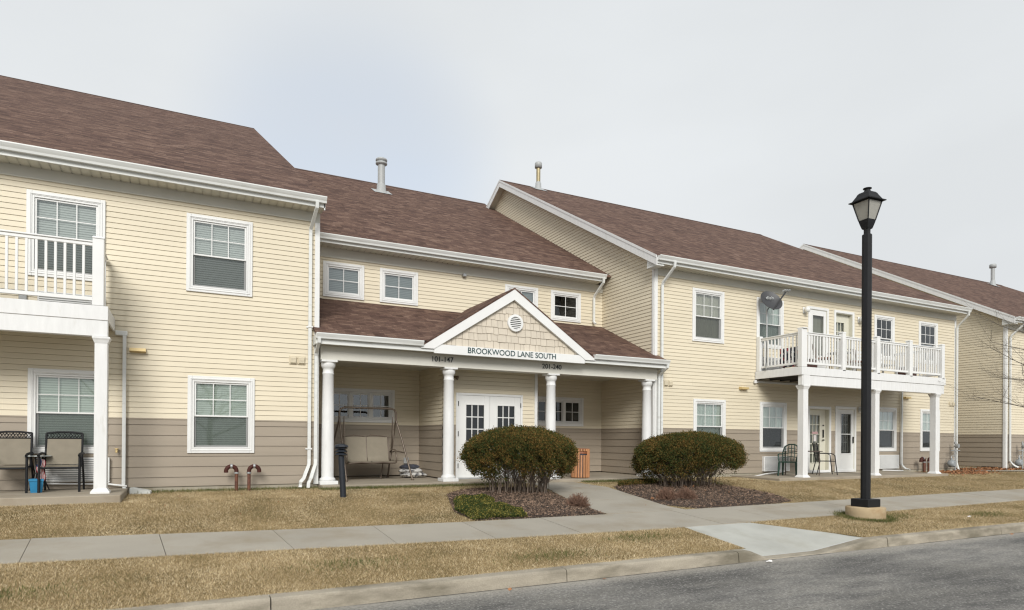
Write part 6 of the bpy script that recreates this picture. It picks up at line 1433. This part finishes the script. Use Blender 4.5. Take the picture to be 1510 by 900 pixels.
# greener tufts round the lamp footing and along the porch slab
def tuft(x, y, sd, nm, lab, mt):
    r = np.random.default_rng(sd); n = len(x); V, F = leaf_mesh(np.stack([x, y, gzv(y)], 1), np.stack([r.normal(size=n)*.5, r.normal(size=n)*.5, np.ones(n)], 1), .065, .006, r); tag(rawmesh(nm, V, F, mt, None, 4), lab, 'grass', kind='stuff')
GG = soft_mat('green_grass', [(.2, (.07, .095, .03)), (.6, (.15, .155, .055)), (.85, (.33, .27, .13))], 4, isl=.6)
a = r.uniform(0, 2*np.pi, 3000); q = .36+np.abs(r.normal(size=3000))*.10; tuft(LX+q*np.cos(a), LY+q*np.sin(a), 3, 'green_tufts', 'greener grass round the lamp footing', GG)
x = np.concatenate([r.uniform(2.5, 6.8, 5000), r.uniform(9.0, 11.6, 3000), r.uniform(-.8, 2.5, 2500)]); y = np.where(x > 2.55, 13.84, 14.2)-np.abs(r.normal(size=len(x)))*.16; tuft(x, y, 4, 'green_tufts', 'greener grass along the porch slab and the near wall', GG)

x = np.concatenate([r.normal(c, .35, 1500) for c in (-1.5, 1.8, 4.3, 6.2, 12.5, 15.0)]); y = np.concatenate([np.random.default_rng(int(c*10)).normal(c, .14, 1500) for c in (7.6, 7.7, 7.3, 7.9, 8.0, 7.6)]); k = (y > 6.9)&(y < nY(x)-.03)&(np.hypot(x-LX, y-LY) > .37); tuft(x[k][::3], y[k][::3], 8, 'green_tufts', 'faint green patches in the verge grass', GG)
# fallen leaves
def litter(x, y, lab, sd, size=.06, lift=.02, name='fallen_leaves', z=None):
    r = np.random.default_rng(sd); n = len(x); D = r.normal(size=(n, 3)); D[:, 2] *= .3; V, F = leaf_mesh(np.stack([x, y, (gzv(y) if z is None else z)+r.uniform(.005, lift, n)], 1), D, size, size*.6, r); tag(rawmesh(name, V, F, LEAFD, None, 4), lab, 'leaves', kind='stuff')
x = np.concatenate([r.normal(24.6, .7, 900), r.uniform(26.3, 31, 1500)]); y = np.concatenate([13.35+r.normal(size=900)*.35, 14.05+r.uniform(-.2, .9, 1500)*np.ones(1500)])
litter(x, y, 'brown fallen leaves heaped at the corner of the right wing', 1, .085, .07)
litter(r.uniform(-4, 30, 260), r.uniform(10.3, 13.9, 260), 'scattered fallen leaves on the lawn', 2, .04)
litter(np.array([3.3, 3.38, 3.5, 4.6, 9.9, 13.9, 17.5, 18.6, 20.1]), 6.60+r.uniform(-.08, .03, 9), 'a few orange leaves in the gutter of the road', 3, .06, .02, z=np.full(9, -.76))
litter(np.concatenate([r.normal(9.3, .22, 30), r.normal(10.6, .5, 60)]), np.concatenate([r.normal(10.8, .1, 30), r.normal(11.6, .3, 60)]), 'orange leaves caught under the wide hedge', 4, .07, .1)
# bits of litter
def scrap(x, y, z, s, lab, name='paper_scrap'):
    m = MB(); rs = random.Random(int(x*100)); P = [(x+s*math.cos(a)*rs.uniform(.6, 1.2), y+s*.6*math.sin(a)*rs.uniform(.6, 1.2), z+rs.uniform(.004, .03)) for a in [k*math.pi/4 for k in range(8)]]
    m.mesh(P+[(x, y, z+.035)], [(k, (k+1) % 8, 8) for k in range(8)]); tag(m.build(name, WCLOTH), lab, 'litter')
scrap(7.42, 6.52, -.758, .055, 'white scrap on the road by the kerb ramp'); scrap(14.15, 7.46, gz(7.46)+.02, .05, 'white scrap on the verge right of the lamp')

# walk far right between the wings
m = MB(); m.poly([(26.3, 14.25, -.085), (26.3, 13.75, -.085), (29.5, 12.9, gz(12.9)+.02), (45, 12.2, gz(12.2)+.02), (45, 12.9, gz(12.9)+.02), (29.5, 13.6, gz(13.6)+.02)]); tag(m.build('side_path', CONC), kind='structure')

# ================================================================== BARE TREE just right of the frame
tr = thing('bare_tree', 'leafless tree whose twigs reach in from the right edge', 'tree', (25.4, 11.0, gz(11)))
rs = random.Random(21); m = MB(); g0 = gz(11)
trunk = [Vector((25.4, 11, g0-.1)), Vector((25.38, 11, 1.2)), Vector((25.45, 11.05, 2.6)), Vector((25.38, 11, 4.0)), Vector((25.5, 11, 5.2)), Vector((25.45, 11, 6.0))]
m.tube(trunk, [.09, .075, .06, .045, .025, .01], 10); m.build('trunk', BARK, tr)
CR0 = MB()
def grow(p, d, ln, rad, lev, cr=None):
    cr = cr or CR0
    pts = [p]; q = p; dd = d.copy(); n = 5
    for k in range(n):
        dd = (dd+Vector((rs.uniform(-.16, .16), rs.uniform(-.16, .16), rs.uniform(-.06, .12)))).normalized(); q = q+dd*ln/n; pts.append(q)
    cr.tube(pts, [rad*(1-.75*k/n) for k in range(n+1)], 5 if lev < 2 else 3, False)
    if lev < 3:
        for k in range(1, n+1):
            for j in range(2 if lev < 2 else 1):
                if rs.random() < .85: v = (dd+Vector((rs.uniform(-.8, .8), rs.uniform(-.8, .8), rs.uniform(-.3, .5)))).normalized(); grow(pts[k], v, ln*rs.uniform(.35, .55), rad*.45*(1-.1*k), lev+1, cr)
for k in range(11):
    h = 2.3+k*.30; a = rs.uniform(-1.2, 1.2) if k % 2 else math.pi+rs.uniform(-.45, .45); b = Vector((25.42, 11.0, g0+h))
    grow(b, Vector((math.cos(a), math.sin(a), .10+.02*k)), 2.9-.12*k, .020, 0)
CR0.build('crown', BARK, tr)

# trees over the road behind the camera: they show in the window glass
bt2 = thing('bare_tree', 'leafless street tree across the road, mirrored in the porch windows', 'tree', (-3.0, -17, -.76))
m = MB(); m.tube([(-3.0, -17, -.9), (-3.0, -17, 2), (-2.9, -17, 6), (-3.1, -17, 11)], [.24, .2, .12, .03], 10); m.build('trunk', BARK, bt2)
C2 = MB()
for k in range(22):
    a = k*2.4; b = Vector((-3.0, -17, 1.6+k*.42)); grow(b, Vector((math.cos(a), math.sin(a), .55)), 4.6-.13*k, .085-.002*k, 0, C2)
C2.build('crown', BARK, bt2)
for dxx, dyy, lb in ((-9.5, -1.5, 'leafless street tree across the road, farther left, mirrored in glass'), (8.5, -3, 'leafless street tree across the road, farther right, mirrored in glass')):
    c = copy_tree(bt2, (dxx, dyy, 0)); c['label'] = lb
